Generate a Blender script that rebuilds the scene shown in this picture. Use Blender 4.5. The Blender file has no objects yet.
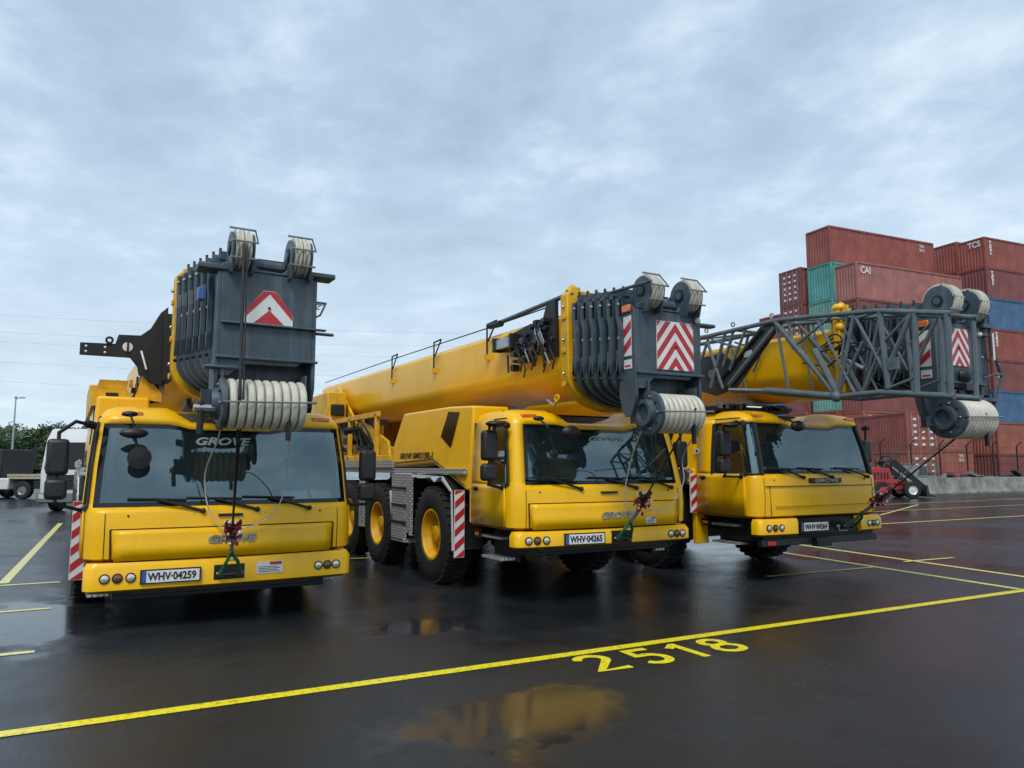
import bpy, bmesh, math, random
from mathutils import Vector, Matrix
random.seed(11)
R = math.radians
sc = bpy.context.scene
col = sc.collection

# ------------------------------------------------------------------ materials
MATS = {}
def nodes(name):
    m = bpy.data.materials.new(name); m.use_nodes = True
    nt = m.node_tree; b = nt.nodes['Principled BSDF']; MATS[name] = m
    return m, nt, b
def paint(name, c, rough=.4, metal=0., var=.12, scale=3., coat=0., bump=0., bscale=60., c2=None, spec=.5):
    m, nt, b = nodes(name); N = nt.nodes; L = nt.links
    tc = N.new('ShaderNodeTexCoord'); no = N.new('ShaderNodeTexNoise')
    no.inputs['Scale'].default_value = scale; no.inputs['Detail'].default_value = 6; no.inputs['Roughness'].default_value = .65
    L.new(tc.outputs['Object'], no.inputs['Vector'])
    cr = N.new('ShaderNodeValToRGB'); e = cr.color_ramp.elements
    e[0].position = .32; e[1].position = .68
    d = c2 or tuple(x * (1 - 2 * var) for x in c)
    e[0].color = (*d, 1); e[1].color = (*c, 1)
    L.new(no.outputs['Fac'], cr.inputs['Fac']); L.new(cr.outputs['Color'], b.inputs['Base Color'])
    mr = N.new('ShaderNodeMapRange'); mr.inputs['To Min'].default_value = rough * 1.25; mr.inputs['To Max'].default_value = rough * .75
    L.new(no.outputs['Fac'], mr.inputs['Value']); L.new(mr.outputs['Result'], b.inputs['Roughness'])
    b.inputs['Metallic'].default_value = metal; b.inputs['Coat Weight'].default_value = coat
    b.inputs['Coat Roughness'].default_value = .08; b.inputs['Specular IOR Level'].default_value = spec
    if bump:
        n2 = N.new('ShaderNodeTexNoise'); n2.inputs['Scale'].default_value = bscale; n2.inputs['Detail'].default_value = 3
        L.new(tc.outputs['Object'], n2.inputs['Vector'])
        bp = N.new('ShaderNodeBump'); bp.inputs['Strength'].default_value = bump; bp.inputs['Distance'].default_value = .01
        L.new(n2.outputs['Fac'], bp.inputs['Height']); L.new(bp.outputs['Normal'], b.inputs['Normal'])
    return m
YEL = paint('yellow_paint', (.91, .50, .001), .36, var=.04, scale=2.2, coat=.15, bump=.04, bscale=5, spec=.4)
def streaks(m, amt, tint):
    nt = m.node_tree; N = nt.nodes; L = nt.links; b = N['Principled BSDF']; src = b.inputs['Base Color'].links[0].from_socket
    tc = N.new('ShaderNodeTexCoord'); mp = N.new('ShaderNodeMapping'); mp.inputs['Scale'].default_value = (13, 13, .8); L.new(tc.outputs['Object'], mp.inputs['Vector'])
    a = N.new('ShaderNodeTexNoise'); a.inputs['Scale'].default_value = 1; a.inputs['Detail'].default_value = 5; L.new(mp.outputs[0], a.inputs['Vector'])
    c = N.new('ShaderNodeTexNoise'); c.inputs['Scale'].default_value = 1.4; c.inputs['Detail'].default_value = 8; c.inputs['Roughness'].default_value = .75; L.new(tc.outputs['Object'], c.inputs['Vector'])
    mu = N.new('ShaderNodeMath'); mu.operation = 'MULTIPLY'; L.new(a.outputs['Fac'], mu.inputs[0]); L.new(c.outputs['Fac'], mu.inputs[1])
    mr = N.new('ShaderNodeMapRange'); mr.inputs['From Min'].default_value = .24; mr.inputs['From Max'].default_value = .42; mr.inputs['To Max'].default_value = amt; L.new(mu.outputs[0], mr.inputs['Value'])
    mx = N.new('ShaderNodeMixRGB'); mx.inputs[2].default_value = (*tint, 1); L.new(mr.outputs[0], mx.inputs['Fac']); L.new(src, mx.inputs[1]); L.new(mx.outputs[0], b.inputs['Base Color'])
streaks(YEL, .13, (.35, .20, .02))
YEL2 = paint('yellow_grimy', (.84, .46, .003), .5, var=.18, scale=5, bump=.05)
DST = paint('dark_steel', (.058, .088, .112), .45, var=.18, scale=6, bump=.06, bscale=25)
DS2 = paint('dark_section', (.026, .036, .048), .42, var=.25, scale=9, bump=.06, bscale=30)
BLK = paint('black_metal', (.012, .013, .014), .55, var=.3, scale=9)
PLA = paint('black_plastic', (.018, .019, .021), .45, var=.2, scale=20, bump=.05, bscale=200)
RUB = paint('tyre_rubber', (.016, .016, .017), .75, var=.3, scale=14, bump=.2, bscale=70)
streaks(YEL2, .5, (.2, .12, .03))
streaks(DST, .5, (.16, .17, .165)); streaks(DS2, .5, (.012, .013, .014))
LAT = paint('lattice_grey', (.115, .150, .165), .42, var=.18, scale=6, bump=.06, bscale=25)
CRM = paint('sheave_nylon', (.62, .60, .50), .45, var=.12, scale=8)
SIL = paint('bare_steel', (.45, .46, .47), .32, metal=.8, var=.15, scale=12)
WHT = paint('white_film', (.72, .73, .72), .45, var=.05, scale=8)
RED = paint('red_film', (.50, .025, .03), .4, var=.1, scale=8)
REDC = paint('red_cloth', (.42, .015, .03), .8, var=.3, scale=40)
GRN = paint('green_steel', (.02, .16, .05), .45, var=.2, scale=20)
ROPE = paint('white_rope', (.62, .60, .55), .8, var=.1, scale=60)
WIRE = paint('wire_rope', (.02, .02, .022), .55, var=.2, scale=60)
ORG = paint('amber_lens', (.75, .17, .02), .2, var=.05, scale=20, coat=.5)
LEN = paint('lamp_glass', (.75, .72, .62), .12, metal=.5, var=.1, scale=30, coat=1)
LND = paint('lamp_dark', (.16, .08, .03), .15, var=.2, scale=30, coat=1)
PAP = paint('dash_paper', (.70, .84, .88), .8, var=.05, scale=20)
TXT = paint('letter_silver', (.34, .36, .36), .3, metal=.4, var=.1, scale=30)
TXW = paint('letter_pale', (.42, .52, .50), .5, var=.05, scale=30)
TXB = paint('letter_black', (.02, .02, .03), .5, var=.05, scale=30)
SKN = paint('seat_fabric', (.09, .10, .11), .85, var=.2, scale=30)
BLUP = paint('blue_plastic', (.03, .11, .35), .4, var=.1, scale=30)

def mat_tread():
    m, nt, b = nodes('tread_plate'); N = nt.nodes; L = nt.links
    tc = N.new('ShaderNodeTexCoord'); sp = N.new('ShaderNodeSeparateXYZ'); L.new(tc.outputs['Object'], sp.inputs[0])
    ad = N.new('ShaderNodeMath'); ad.operation = 'ADD'; L.new(sp.outputs['X'], ad.inputs[0]); L.new(sp.outputs['Y'], ad.inputs[1])
    cb = N.new('ShaderNodeCombineXYZ'); L.new(ad.outputs[0], cb.inputs['X']); L.new(sp.outputs['Z'], cb.inputs['Y'])
    mp = N.new('ShaderNodeMapping'); mp.inputs['Scale'].default_value = (19, 27, 1); L.new(cb.outputs[0], mp.inputs['Vector'])
    br = N.new('ShaderNodeTexBrick'); L.new(mp.outputs['Vector'], br.inputs['Vector']); br.inputs['Scale'].default_value = 1
    br.inputs['Brick Width'].default_value = 1.0; br.inputs['Row Height'].default_value = 1.1
    br.inputs['Mortar Size'].default_value = .22; br.inputs['Mortar Smooth'].default_value = .3
    br.inputs['Color1'].default_value = (.66, .67, .68, 1); br.inputs['Color2'].default_value = (.50, .50, .52, 1); br.inputs['Mortar'].default_value = (.22, .22, .225, 1)
    L.new(br.outputs['Color'], b.inputs['Base Color']); b.inputs['Metallic'].default_value = .3; b.inputs['Roughness'].default_value = .4
    bp = N.new('ShaderNodeBump'); bp.inputs['Strength'].default_value = .5; bp.inputs['Distance'].default_value = .01; bp.invert = True
    L.new(br.outputs['Fac'], bp.inputs['Height']); L.new(bp.outputs['Normal'], b.inputs['Normal'])
    return m
TRD = mat_tread()
def mat_glass(name, tint, see):
    m, nt, b = nodes(name); N = nt.nodes; L = nt.links
    b.inputs['Base Color'].default_value = (*tint, 1); b.inputs['Roughness'].default_value = .03
    b.inputs['IOR'].default_value = 3.0; b.inputs['Specular Tint'].default_value = (.72, .95, 1, 1); b.inputs['Specular IOR Level'].default_value = .62
    tr = N.new('ShaderNodeBsdfTransparent'); tr.inputs['Color'].default_value = (.74, .84, .86, 1)
    no = N.new('ShaderNodeTexNoise'); no.inputs['Scale'].default_value = 1.3
    tc = N.new('ShaderNodeTexCoord'); L.new(tc.outputs['Object'], no.inputs['Vector'])
    bp = N.new('ShaderNodeBump'); bp.inputs['Strength'].default_value = .12; bp.inputs['Distance'].default_value = .02
    L.new(no.outputs['Fac'], bp.inputs['Height']); L.new(bp.outputs['Normal'], b.inputs['Normal'])
    mx = N.new('ShaderNodeMixShader'); mx.inputs['Fac'].default_value = see
    L.new(b.outputs[0], mx.inputs[1]); L.new(tr.outputs[0], mx.inputs[2]); L.new(mx.outputs[0], N['Material Output'].inputs['Surface'])
    return m
GLS = mat_glass('windscreen_glass', (.022, .036, .040), .46)
GLD = mat_glass('side_glass', (.012, .016, .016), .14)
FRT = paint('glass_frit', (.006, .007, .008), .12, var=.1, scale=5)

# ------------------------------------------------------------------ mesh builder
class MB:
    def __init__(s): s.v = []; s.f = []; s.m = []; s.mats = []
    def mi(s, m):
        if m not in s.mats: s.mats.append(m)
        return s.mats.index(m)
    def add(s, vs, fs, m):
        o = len(s.v); k = s.mi(m); s.v += [tuple(v) for v in vs]
        for f in fs: s.f.append(tuple(i + o for i in f)); s.m.append(k)
        return s
    def box(s, x0, x1, y0, y1, z0, z1, m, M=None):
        vs = [(x, y, z) for x in (x0, x1) for y in (y0, y1) for z in (z0, z1)]
        if M: vs = [M @ Vector(v) for v in vs]
        return s.add(vs, [(0, 1, 3, 2), (4, 6, 7, 5), (0, 4, 5, 1), (2, 3, 7, 6), (0, 2, 6, 4), (1, 5, 7, 3)], m)
    def prism(s, poly, ax, a, b, m):
        # poly: list of 2-D points in the plane orthogonal to axis ax ('x': (y,z), 'y': (x,z), 'z': (x,y))
        def P(p, t):
            return {'x': (t, p[0], p[1]), 'y': (p[0], t, p[1]), 'z': (p[0], p[1], t)}[ax]
        n = len(poly); vs = [P(p, a) for p in poly] + [P(p, b) for p in poly]
        fs = [tuple(range(n)), tuple(range(2 * n - 1, n - 1, -1))] + [(i, i + n, (i + 1) % n + n, (i + 1) % n) for i in range(n)]
        return s.add(vs, fs, m)
    def tube(s, p, q, r, m, r2=None, n=8):
        p = Vector(p); q = Vector(q); d = (q - p)
        if d.length < 1e-6: return s
        d.normalize(); a = d.orthogonal().normalized(); b = d.cross(a); r2 = r if r2 is None else r2
        vs = []
        for c, rr in ((p, r), (q, r2)):
            for i in range(n):
                t = 2 * math.pi * i / n; vs.append(c + (a * math.cos(t) + b * math.sin(t)) * rr)
        fs = [(i, (i + 1) % n, (i + 1) % n + n, i + n) for i in range(n)] + [tuple(range(n - 1, -1, -1)), tuple(range(n, 2 * n))]
        return s.add(vs, fs, m)
    def path(s, pts, r, m, n=6):
        for a, b in zip(pts[:-1], pts[1:]): s.tube(a, b, r, m, n=n)
        for a in pts[1:-1]: s.ball(a, r * 1.02, m, 6, 4)
        return s
    def lathe(s, c, prof, m, ax='x', n=32, close=False):
        # prof: (offset along axis, radius)
        c = Vector(c); vs = []
        for (t, r) in prof:
            for i in range(n):
                a = 2 * math.pi * i / n; u, w = math.cos(a) * r, math.sin(a) * r
                vs.append(c + Vector({'x': (t, u, w), 'y': (u, t, w), 'z': (u, w, t)}[ax]))
        fs = []
        for j in range(len(prof) - 1):
            for i in range(n): fs.append((j * n + i, j * n + (i + 1) % n, (j + 1) * n + (i + 1) % n, (j + 1) * n + i))
        if close:
            fs.append(tuple(range(n - 1, -1, -1))); k = (len(prof) - 1) * n; fs.append(tuple(range(k, k + n)))
        return s.add(vs, fs, m)
    def ball(s, c, r, m, n=10, k=6, sc=(1, 1, 1)):
        vs = []; c = Vector(c)
        for j in range(1, k):
            p = math.pi * j / k
            for i in range(n):
                a = 2 * math.pi * i / n
                vs.append(c + Vector((math.sin(p) * math.cos(a) * sc[0], math.sin(p) * math.sin(a) * sc[1], math.cos(p) * sc[2])) * r)
        t = len(vs); vs += [c + Vector((0, 0, r * sc[2])), c - Vector((0, 0, r * sc[2]))]
        fs = [(j * n + i, j * n + (i + 1) % n, (j + 1) * n + (i + 1) % n, (j + 1) * n + i) for j in range(k - 2) for i in range(n)]
        fs += [(t, (i + 1) % n, i) for i in range(n)] + [(t + 1, (k - 2) * n + i, (k - 2) * n + (i + 1) % n) for i in range(n)]
        return s.add(vs, fs, m)
    def build(s, name, parent=None, bevel=0., smooth=35, seg=2, loc=None):
        me = bpy.data.meshes.new(name); me.from_pydata(s.v, [], s.f)
        for m in s.mats: me.materials.append(m)
        me.polygons.foreach_set('material_index', s.m)
        bm = bmesh.new(); bm.from_mesh(me); bmesh.ops.recalc_face_normals(bm, faces=bm.faces); bm.to_mesh(me); bm.free()
        if loc is not None:
            me.transform(Matrix.Translation(-Vector(loc)))
        me.polygons.foreach_set('use_smooth', [bool(smooth)] * len(me.polygons))
        if smooth: me.set_sharp_from_angle(angle=R(smooth))
        me.update()
        o = bpy.data.objects.new(name, me); col.objects.link(o)
        if parent: o.parent = parent
        if loc is not None: o.location = loc
        if bevel:
            b = o.modifiers.new('bevel', 'BEVEL'); b.width = bevel; b.segments = seg; b.limit_method = 'ANGLE'; b.angle_limit = R(40)
            b.harden_normals = False
        return o
def tag(o, label=None, cat=None, group=None, kind=None):
    if label: o['label'] = label
    if cat: o['category'] = cat
    if group: o['group'] = group
    if kind: o['kind'] = kind
    return o
def empty(name, loc=(0, 0, 0), rz=0, parent=None):
    o = bpy.data.objects.new(name, None); col.objects.link(o); o.location = loc; o.rotation_euler.z = rz
    o.empty_display_size = .3
    if parent: o.parent = parent
    return o
def text(s, size, mat, M, name='lettering', parent=None, ext=.004, width=None, bold=0., shear=0., align='CENTER', height=None):
    cu = bpy.data.curves.new(name, 'FONT'); cu.body = s; cu.size = size; cu.extrude = ext; cu.align_x = align; cu.offset = bold; cu.shear = shear
    cu.resolution_u = 3
    t = bpy.data.objects.new(name, cu); col.objects.link(t); bpy.context.view_layer.update()
    me = bpy.data.meshes.new_from_object(t.evaluated_get(bpy.context.evaluated_depsgraph_get()))
    bpy.data.objects.remove(t); bpy.data.curves.remove(cu); me.name = name
    xs = [v.co.x for v in me.vertices]; ys = [v.co.y for v in me.vertices]
    cx = (min(xs) + max(xs)) / 2; cy = (min(ys) + max(ys)) / 2
    sx = width / (max(xs) - min(xs)) if width else 1; sy = height / (max(ys) - min(ys)) if height else sx if width and not height else 1
    me.transform(Matrix.Diagonal((sx, sy, 1, 1)) @ Matrix.Translation((-cx, -cy, 0))); me.transform(M)
    me.materials.clear(); me.materials.append(mat)
    o = bpy.data.objects.new(name, me); col.objects.link(o)
    if parent: o.parent = parent
    return o
def face_front(x, y, z, tilt=0): return Matrix.Translation((x, y, z)) @ Matrix.Rotation(R(90 - tilt), 4, 'X')
def face_left(x, y, z):
    return Matrix.Translation((x, y, z)) @ Matrix(((0, 0, -1, 0), (-1, 0, 0, 0), (0, 1, 0, 0), (0, 0, 0, 1)))

# ------------------------------------------------------------------ camera (world: x along the painted bay line, y away along the cranes)
YAW = 28.4
cam = bpy.data.cameras.new('camera'); co = bpy.data.objects.new('camera', cam); col.objects.link(co)
co.location = (0, 0, 1.61); co.rotation_euler = (R(90) + math.atan(82 / 750), 0, -R(YAW))
cam.sensor_width = 36; cam.lens = 36 * 750 / 1024; cam.clip_start = .1; cam.clip_end = 3000
sc.camera = co
CY, SY = math.cos(R(YAW)), math.sin(R(YAW))
def W(X, D, z=0): return Vector((X * CY + D * SY, -X * SY + D * CY, z))     # metres right / ahead of the photographer

# ------------------------------------------------------------------ crane pieces
def zs(x): # roof recess under the boom
    a = abs(x - .02); t = min(1, max(0, (.62 - a) / .25)); return -t * t * (3 - 2 * t)
def cab_grid(p):
    """rows (z levels) x columns (plan outline) of the carrier cab shell"""
    hw0 = p['hw']; zb, Zw, Zt = p['zb'], p['Zw'], p['Zt']; D = p['cabD']
    rows = [(zb, .04, .07, 0, 0), (zb + .035, .0, .0, 0, 0), ((zb + Zw) / 2, .0, -.015, 0, 0), (Zw - .06, .0, .0, 0, 0), (Zw, .005, .02, 0, 0),
            (Zw + .045, .008, .032, 0, 0), (Zw + (Zt - Zw) * .5, .03, .10, 0, 0), (Zt - .045, .065, .19, .5, .04), (Zt, .07, .20, .6, .05),
            (Zt + .07, .085, .22, .9, .07), (Zt + .15, .14, .32, 1, .12), (Zt + .19, .22, .48, 1, .16), (Zt + .20, .34, .7, 1, .16)]
    grid = []
    for (z, ins, yf, k, dep) in rows:
        hw = hw0 - ins; r = .17; r2 = r
        c = []
        side = [D, p['dr'], p['wb'], p['wf'], yf + r]
        if side[3] < side[4] + .02: side[3] = side[4] + .02
        for y in side[:-1]: c.append((-hw, y))
        for i in range(5):
            a = math.pi / 2 * i / 4; c.append((-hw + r - r * math.cos(a), yf + r - r * math.sin(a)))
        x0 = -hw + r; x1 = hw - r; xs = [x0 + .05] + [x0 + .05 + (x1 - x0 - .1) * i / 20 for i in range(1, 20)] + [x1 - .05, x1]
        bow = lambda x: -.05 * (1 - (x / (hw - r)) ** 2)
        for x in xs: c.append((x, yf + bow(x)))
        for i in range(1, 5):
            a = math.pi / 2 * (1 - i / 4); c.append((hw - r + r * math.cos(a), yf + r - r * math.sin(a)))
        for y in side[:-1][::-1]: c.append((hw, y))
        grid.append([Vector((x, y, z + zs(x) * dep * 1.0)) for x, y in c])
    return grid
def patch(mb, grid, rs, cs, m, off=0., inset=None):
    """copy a sub-grid, pushed outwards by off"""
    vs = []; nr = len(rs); nc = len(cs)
    for r in rs:
        for c in cs:
            v = grid[r][c]; a = grid[r][max(c - 1, 0)]; b = grid[r][min(c + 1, len(grid[r]) - 1)]
            t = (b - a); n = Vector((t.y, -t.x, 0)).normalized() if t.length > 1e-6 else Vector((0, -1, 0))
            vs.append(v + n * off)
    fs = [(i * nc + j, i * nc + j + 1, (i + 1) * nc + j + 1, (i + 1) * nc + j) for i in range(nr - 1) for j in range(nc - 1)]
    mb.add(vs, fs, m)

def make_cab(root, p):
    g = cab_grid(p); nr = len(g); nc = len(g[0])
    F0, F1 = (6, 32) if p.get('wide') else (8, 30)          # first / last column of the windscreen zone
    S1 = 8 if p['style'] == 'B' else 5      # side window runs forward to this column
    WR = (4, 8)             # rows Zw..Zt
    mb = MB(); vs = [v for r in g for v in r]; fs = []; 
    for i in range(nr - 1):
        for j in range(nc - 1):
            if WR[0] <= i < WR[1]:
                if F0 <= j < F1: continue
                if 2 <= j < S1 or nc - 1 - S1 <= j < nc - 3: continue
            fs.append((i * nc + j, i * nc + j + 1, (i + 1) * nc + j + 1, (i + 1) * nc + j))
    for i in range(nr - 1): fs.append((i * nc + nc - 1, i * nc, (i + 1) * nc, (i + 1) * nc + nc - 1))
    b0_ = (nr - 1) * nc; zc_ = p['Zt'] + .04; ctr = len(vs)
    for j in range(9): vs += [Vector((-.35, g[-1][j].y, zc_)), Vector((.38, g[-1][j].y, zc_))]
    for j in range(8):
        a, b = ctr + 2 * j, ctr + 2 * j + 2
        fs += [(b0_ + j, b0_ + j + 1, b, a), (a, b, b + 1, a + 1), (a + 1, b + 1, b0_ + nc - 2 - j, b0_ + nc - 1 - j)]
    fs.append(tuple([ctr + 16] + [b0_ + j for j in range(8, nc - 8)] + [ctr + 17]))
    fs.append((b0_, ctr, ctr + 1, b0_ + nc - 1))
    mb.add(vs, fs, YEL); mb.mi(SKN)
    # cab shell with dark inner lining
    cab = mb.build('cab', root, smooth=40)
    sol = cab.modifiers.new('sol', 'SOLIDIFY'); sol.thickness = .03; sol.offset = -1; sol.material_offset = 1
    # windscreen with black border
    w = MB(); patch(w, g, range(5, 8), range(F0 + 1, F1), GLS, -.006)
    ws = w.build('windscreen', cab)
    w = MB()
    patch(w, g, (4, 5), range(F0, F1 + 1), FRT, -.004); patch(w, g, (7, 8), range(F0, F1 + 1), FRT, -.004)
    patch(w, g, range(5, 8), (F0, F0 + 1), FRT, -.004); patch(w, g, range(5, 8), (F1 - 1, F1), FRT, -.004)
    w.build('windscreen_border', ws)
    w = MB(); patch(w, g, range(4, 9), range(2, S1 + 1), GLD, -.006); w.build('side_window', cab)
    w = MB(); patch(w, g, range(4, 9), range(nc - 1 - S1, nc - 2), GLD, -.006); w.build('side_window', cab)
    # window rubbers + pillars
    for side in (-1, 1):
        def q(r, c): 
            v = g[r][c] if side < 0 else g[r][nc - 1 - c]
            return Vector((v.x + side * .006, v.y, v.z))
        w = MB()
        for a, b in [((4, c), (4, c + 1)) for c in range(2, S1)] + [((8, c), (8, c + 1)) for c in range(2, S1)] + [((4, 2), (8, 2)), ((4, S1), (8, S1))]:
            rr = range(a[0], b[0]) if a[0] != b[0] else None
            if rr is None: w.tube(q(*a), q(*b), .016, BLK)
            else:
                for k in rr: w.tube(q(k, a[1]), q(k + 1, a[1]), .016 if S1 < 8 else .034, BLK)
        # slanted sill across the lower glass
        w.build('window_seal', cab)
        # door: proud leaf with black gap round it
        w = MB(); rr = list(range(1, 5)); cs = [1, 2, 3, 4] if side < 0 else [nc - 2, nc - 3, nc - 4, nc - 5]
        def qq(r, c, off): v = g[r][c]; return Vector((v.x + side * off, v.y, v.z))
        vs = [qq(r, c, .014) for r in rr for c in cs]; n4 = len(cs)
        fs = [(i * n4 + j, i * n4 + j + 1, (i + 1) * n4 + j + 1, (i + 1) * n4 + j) for i in range(len(rr) - 1) for j in range(n4 - 1)]
        w.add(vs, fs, YEL)
        vs = [qq(r, c, .014) for r in range(4, 10) for c in cs[:2]]
        fs = [(i * 2, i * 2 + 1, i * 2 + 3, i * 2 + 2) for i in range(5)]
        w.add(vs, fs, YEL)
        door = w.build('door', cab, smooth=30); s2 = door.modifiers.new('sol', 'SOLIDIFY'); s2.thickness = .02; s2.offset = 0
        w = MB(); pts = [q(r, 1) for r in range(1, 10)]; 
        for a, b in zip(pts[:-1], pts[1:]): w.tube(a, b, .010, BLK, n=6)
        pts = [qq(1, c, .004) for c in cs]
        for a, b in zip(pts[:-1], pts[1:]): w.tube(a, b, .010, BLK, n=6)
        w.build('door_gap', door)
        w = MB(); zh = p['Zw'] - .06; yh = p['dr'] - .08; X = side * (p['hw'] + .02)
        w.ball((X, yh - .05, zh), .07, BLK, 12, 8, (.25, 1, .45)); w.tube((X + side * .02, yh - .10, zh + .01), (X + side * .02, yh, zh + .01), .011, PLA)
        w.build('handle', door)
    # interior
    w = MB(); hw = p['hw'] - .05; z0 = p['zb'] + .08; Zw = p['Zw']
    w.box(-hw, hw, p['cabD'] - .06, p['cabD'] - .03, z0, p['Zt'] + .05, SKN)
    w.box(-hw, hw, .12, p['cabD'] - .06, z0, z0 + .03, SKN)
    w.prism([(.10, Zw - .06), (.10, Zw + .0), (.22, Zw + .03), (.48, Zw - .02), (.46, Zw - .22), (.12, Zw - .3)], 'x', -hw + .04, hw - .04, PLA)
    w.box(-hw + .1, hw - .1, .3, p['cabD'] - .08, p['Zt'] - .01, p['Zt'] + .01, SKN)
    w.build('interior', cab)
    for xs in (-.72, .72):
        w = MB(); w.box(xs - .24, xs + .24, .55, .98, z0 + .3, z0 + .42, SKN); w.box(xs - .23, xs + .23, .94, 1.06, z0 + .4, z0 + 1.0, SKN)
        w.box(xs - .12, xs + .12, .95, 1.04, z0 + 1.02, z0 + 1.2, SKN); w.box(xs - .1, xs + .1, .65, .9, z0, z0 + .3, PLA)
        w.build('driver_seat' if xs < 0 else 'passenger_seat', cab, bevel=.04)
    w = MB(); c = Vector((-.72, .5, Zw + .08)); pr = []
    ring = [c + Vector((.2 * math.cos(a), -.07 * math.sin(a) * 1, .17 * math.sin(a))) for a in [2 * math.pi * i / 20 for i in range(21)]]
    w.path(ring, .014, BLK); w.tube(c, c + Vector((0, -.1, -.25)), .03, BLK); w.tube(ring[0], ring[10], .014, BLK)
    w.build('steering_wheel', cab)
    w = MB()
    for (x0, x1, yy, rot) in p.get('papers', []):
        M = Matrix.Translation(((x0 + x1) / 2, yy, Zw + .055)) @ Matrix.Rotation(R(rot), 4, 'Z') @ Matrix.Rotation(R(38), 4, 'X')
        w.box(-(x1 - x0) / 2, (x1 - x0) / 2, -.11, .11, 0, .003, PAP, M)
    if w.v: w.build('dashboard_paper', cab)
    # inner sun blind / dark screen band behind the glass
    # corner seams, gutter, bolts
    for s_ in (-1, 1):
        w = MB(); c_ = 8 if s_ < 0 else nc - 9
        for r0 in range(0, 3): w.tube(g[r0][c_] + Vector((0, -.002, 0)), g[r0 + 1][c_] + Vector((0, -.002, 0)), .004, BLK, n=5)
        w.build('body_seam', cab)
        w = MB(); cols = list(range(1, 6)) if s_ < 0 else [nc - 1 - k for k in range(1, 6)]
        for a, b in zip(cols[:-1], cols[1:]): w.tube(g[9][a], g[9][b], .008, BLK, n=5)
        w.build('rain_gutter', cab)
        w = MB(); X = s_ * (p['hw'] - .06)
        for z in (p['zb'] - .13, p['zb'] - .38): w.box(min(X, X - s_ * .25), max(X, X - s_ * .25), .42, .92, z, z + .03, TRD)
        w.box(min(X - s_ * .2, X - s_ * .25), max(X - s_ * .2, X - s_ * .25), .38, .96, p['zb'] - .40, p['zb'] + .02, BLK); w.build('entry_step', root)
        w = MB(); w.box(min(X, X + s_ * .02), max(X, X + s_ * .02), 1.0, 1.08, p['zb'] - .12, p['zb'] - .08, ORG); w.box(min(X - s_ * .02, X), max(X - s_ * .02, X), .95, 1.12, p['zb'] - .15, p['zb'] - .04, BLK); w.build('side_marker_lamp', root)
    w = MB()
    for x in (-.95, -.35, .35, .95): w.ball((x, g[3][19].y + .035 * abs(x), p['Zw'] - .085), .012, BLK, 8, 5)
    w.box(-.12, .12, -.075, -.05, p['Zw'] - .11, p['Zw'] - .085, BLK); w.build('washer_nozzle', cab)
    # wipers
    for (xa, dx) in p['wipers']:
        w = MB(); zb = Zw - .05; a = Vector((xa, -.06, zb)); b = Vector((xa - .42, -.045, zb + .12))
        w.ball(a, .028, BLK, 8, 6); w.tube(a, b, .015, BLK, .011); w.tube(b + Vector((-.28, .012, .015)), b + Vector((.26, .012, -.005)), .011, BLK)
        w.tube(a + Vector((0, .05, 0)), a, .018, BLK); w.build('wiper', root)
    return cab, g

def make_front(root, p, cab):
    zb, Zw = p['zb'], p['Zw']
    # front flap
    if p['style'] == 'A':
        z0, z1 = zb + .012, Zw - .22; fl = MB()
        xs = [-1.08 + 2.16 * i / 24 for i in range(25)]; prof = []
        for z, o in ((z0, -.028), (z0 + .12, -.050), (z0 + .16, -.036), (z1 - .05, -.034), (z1, -.026)): prof.append((z, o))
        vs = []
        for z, o in prof:
            for x in xs:
                t = abs(x) / 1.08; vs.append((x * (1 - .02 * (z1 - z) / (z1 - z0)), o - .055 * (1 - (x / 1.13) ** 2) + (.012 if t > .97 else 0), z))
        n = 25; fs = [(i * n + j, i * n + j + 1, (i + 1) * n + j + 1, (i + 1) * n + j) for i in range(4) for j in range(24)]
        fl.add(vs, fs, YEL); o = fl.build('front_flap', root, smooth=50); s = o.modifiers.new('s', 'SOLIDIFY'); s.thickness = .03; s.offset = 0
        w = MB(); 
        w.path([(-1.09, -.024, z0 - .0), (-1.10, -.018, z1 + .006)] , .009, BLK); w.path([(1.09, -.024, z0), (1.10, -.018, z1 + .006)], .009, BLK)
        tp = [(x, -.012 - .055 * (1 - (x / 1.13) ** 2), z1 + .006) for x in [-1.1 + 2.2 * i / 12 for i in range(13)]]
        w.path(tp, .007, BLK); w.build('flap_gap', o)
        text('GROVE', .12, TXT, face_front(p['gx'], -.117, p['gz']), 'lettering', o, ext=.012, width=.47, height=.085, bold=.004, shear=.2)
    else:
        w = MB(); 
        w.path([(x, -.022 - .05 * (1 - (x / 1.13) ** 2), Zw - .17) for x in [-1.12 + 2.24 * i / 12 for i in range(13)]], .006, BLK)
        w.path([(-1.02, -.02, zb + .03), (-1.04, -.02, Zw - .17)], .005, BLK); w.build('panel_seam', cab)
        w = MB(); z0 = Zw - .13; w.box(-.3, .36, -.085, -.05, z0, z0 + .07, PLA); o = w.build('badge_panel', cab, bevel=.008)
        text('GROVE', .12, TXT, face_front(.03, -.095, z0 + .035), 'lettering', o, ext=.006, width=.5, height=.05, bold=.004, shear=.2)
        w = MB(); z0 = zb + .03
        w.path([(x, -.03 - .05 * (1 - (x / 1.13) ** 2), zb + .17) for x in [-.95 + 2.0 * i / 12 for i in range(13)]], .008, YEL2); w.build('crease', cab)
    text('GROVE', .12, TXW, face_front(p['wgx'], .106, p['Zt'] - .17, -14), 'lettering', cab, ext=.002, width=.55, height=.085, bold=.004, shear=.2) if p['wg'] else None

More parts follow.
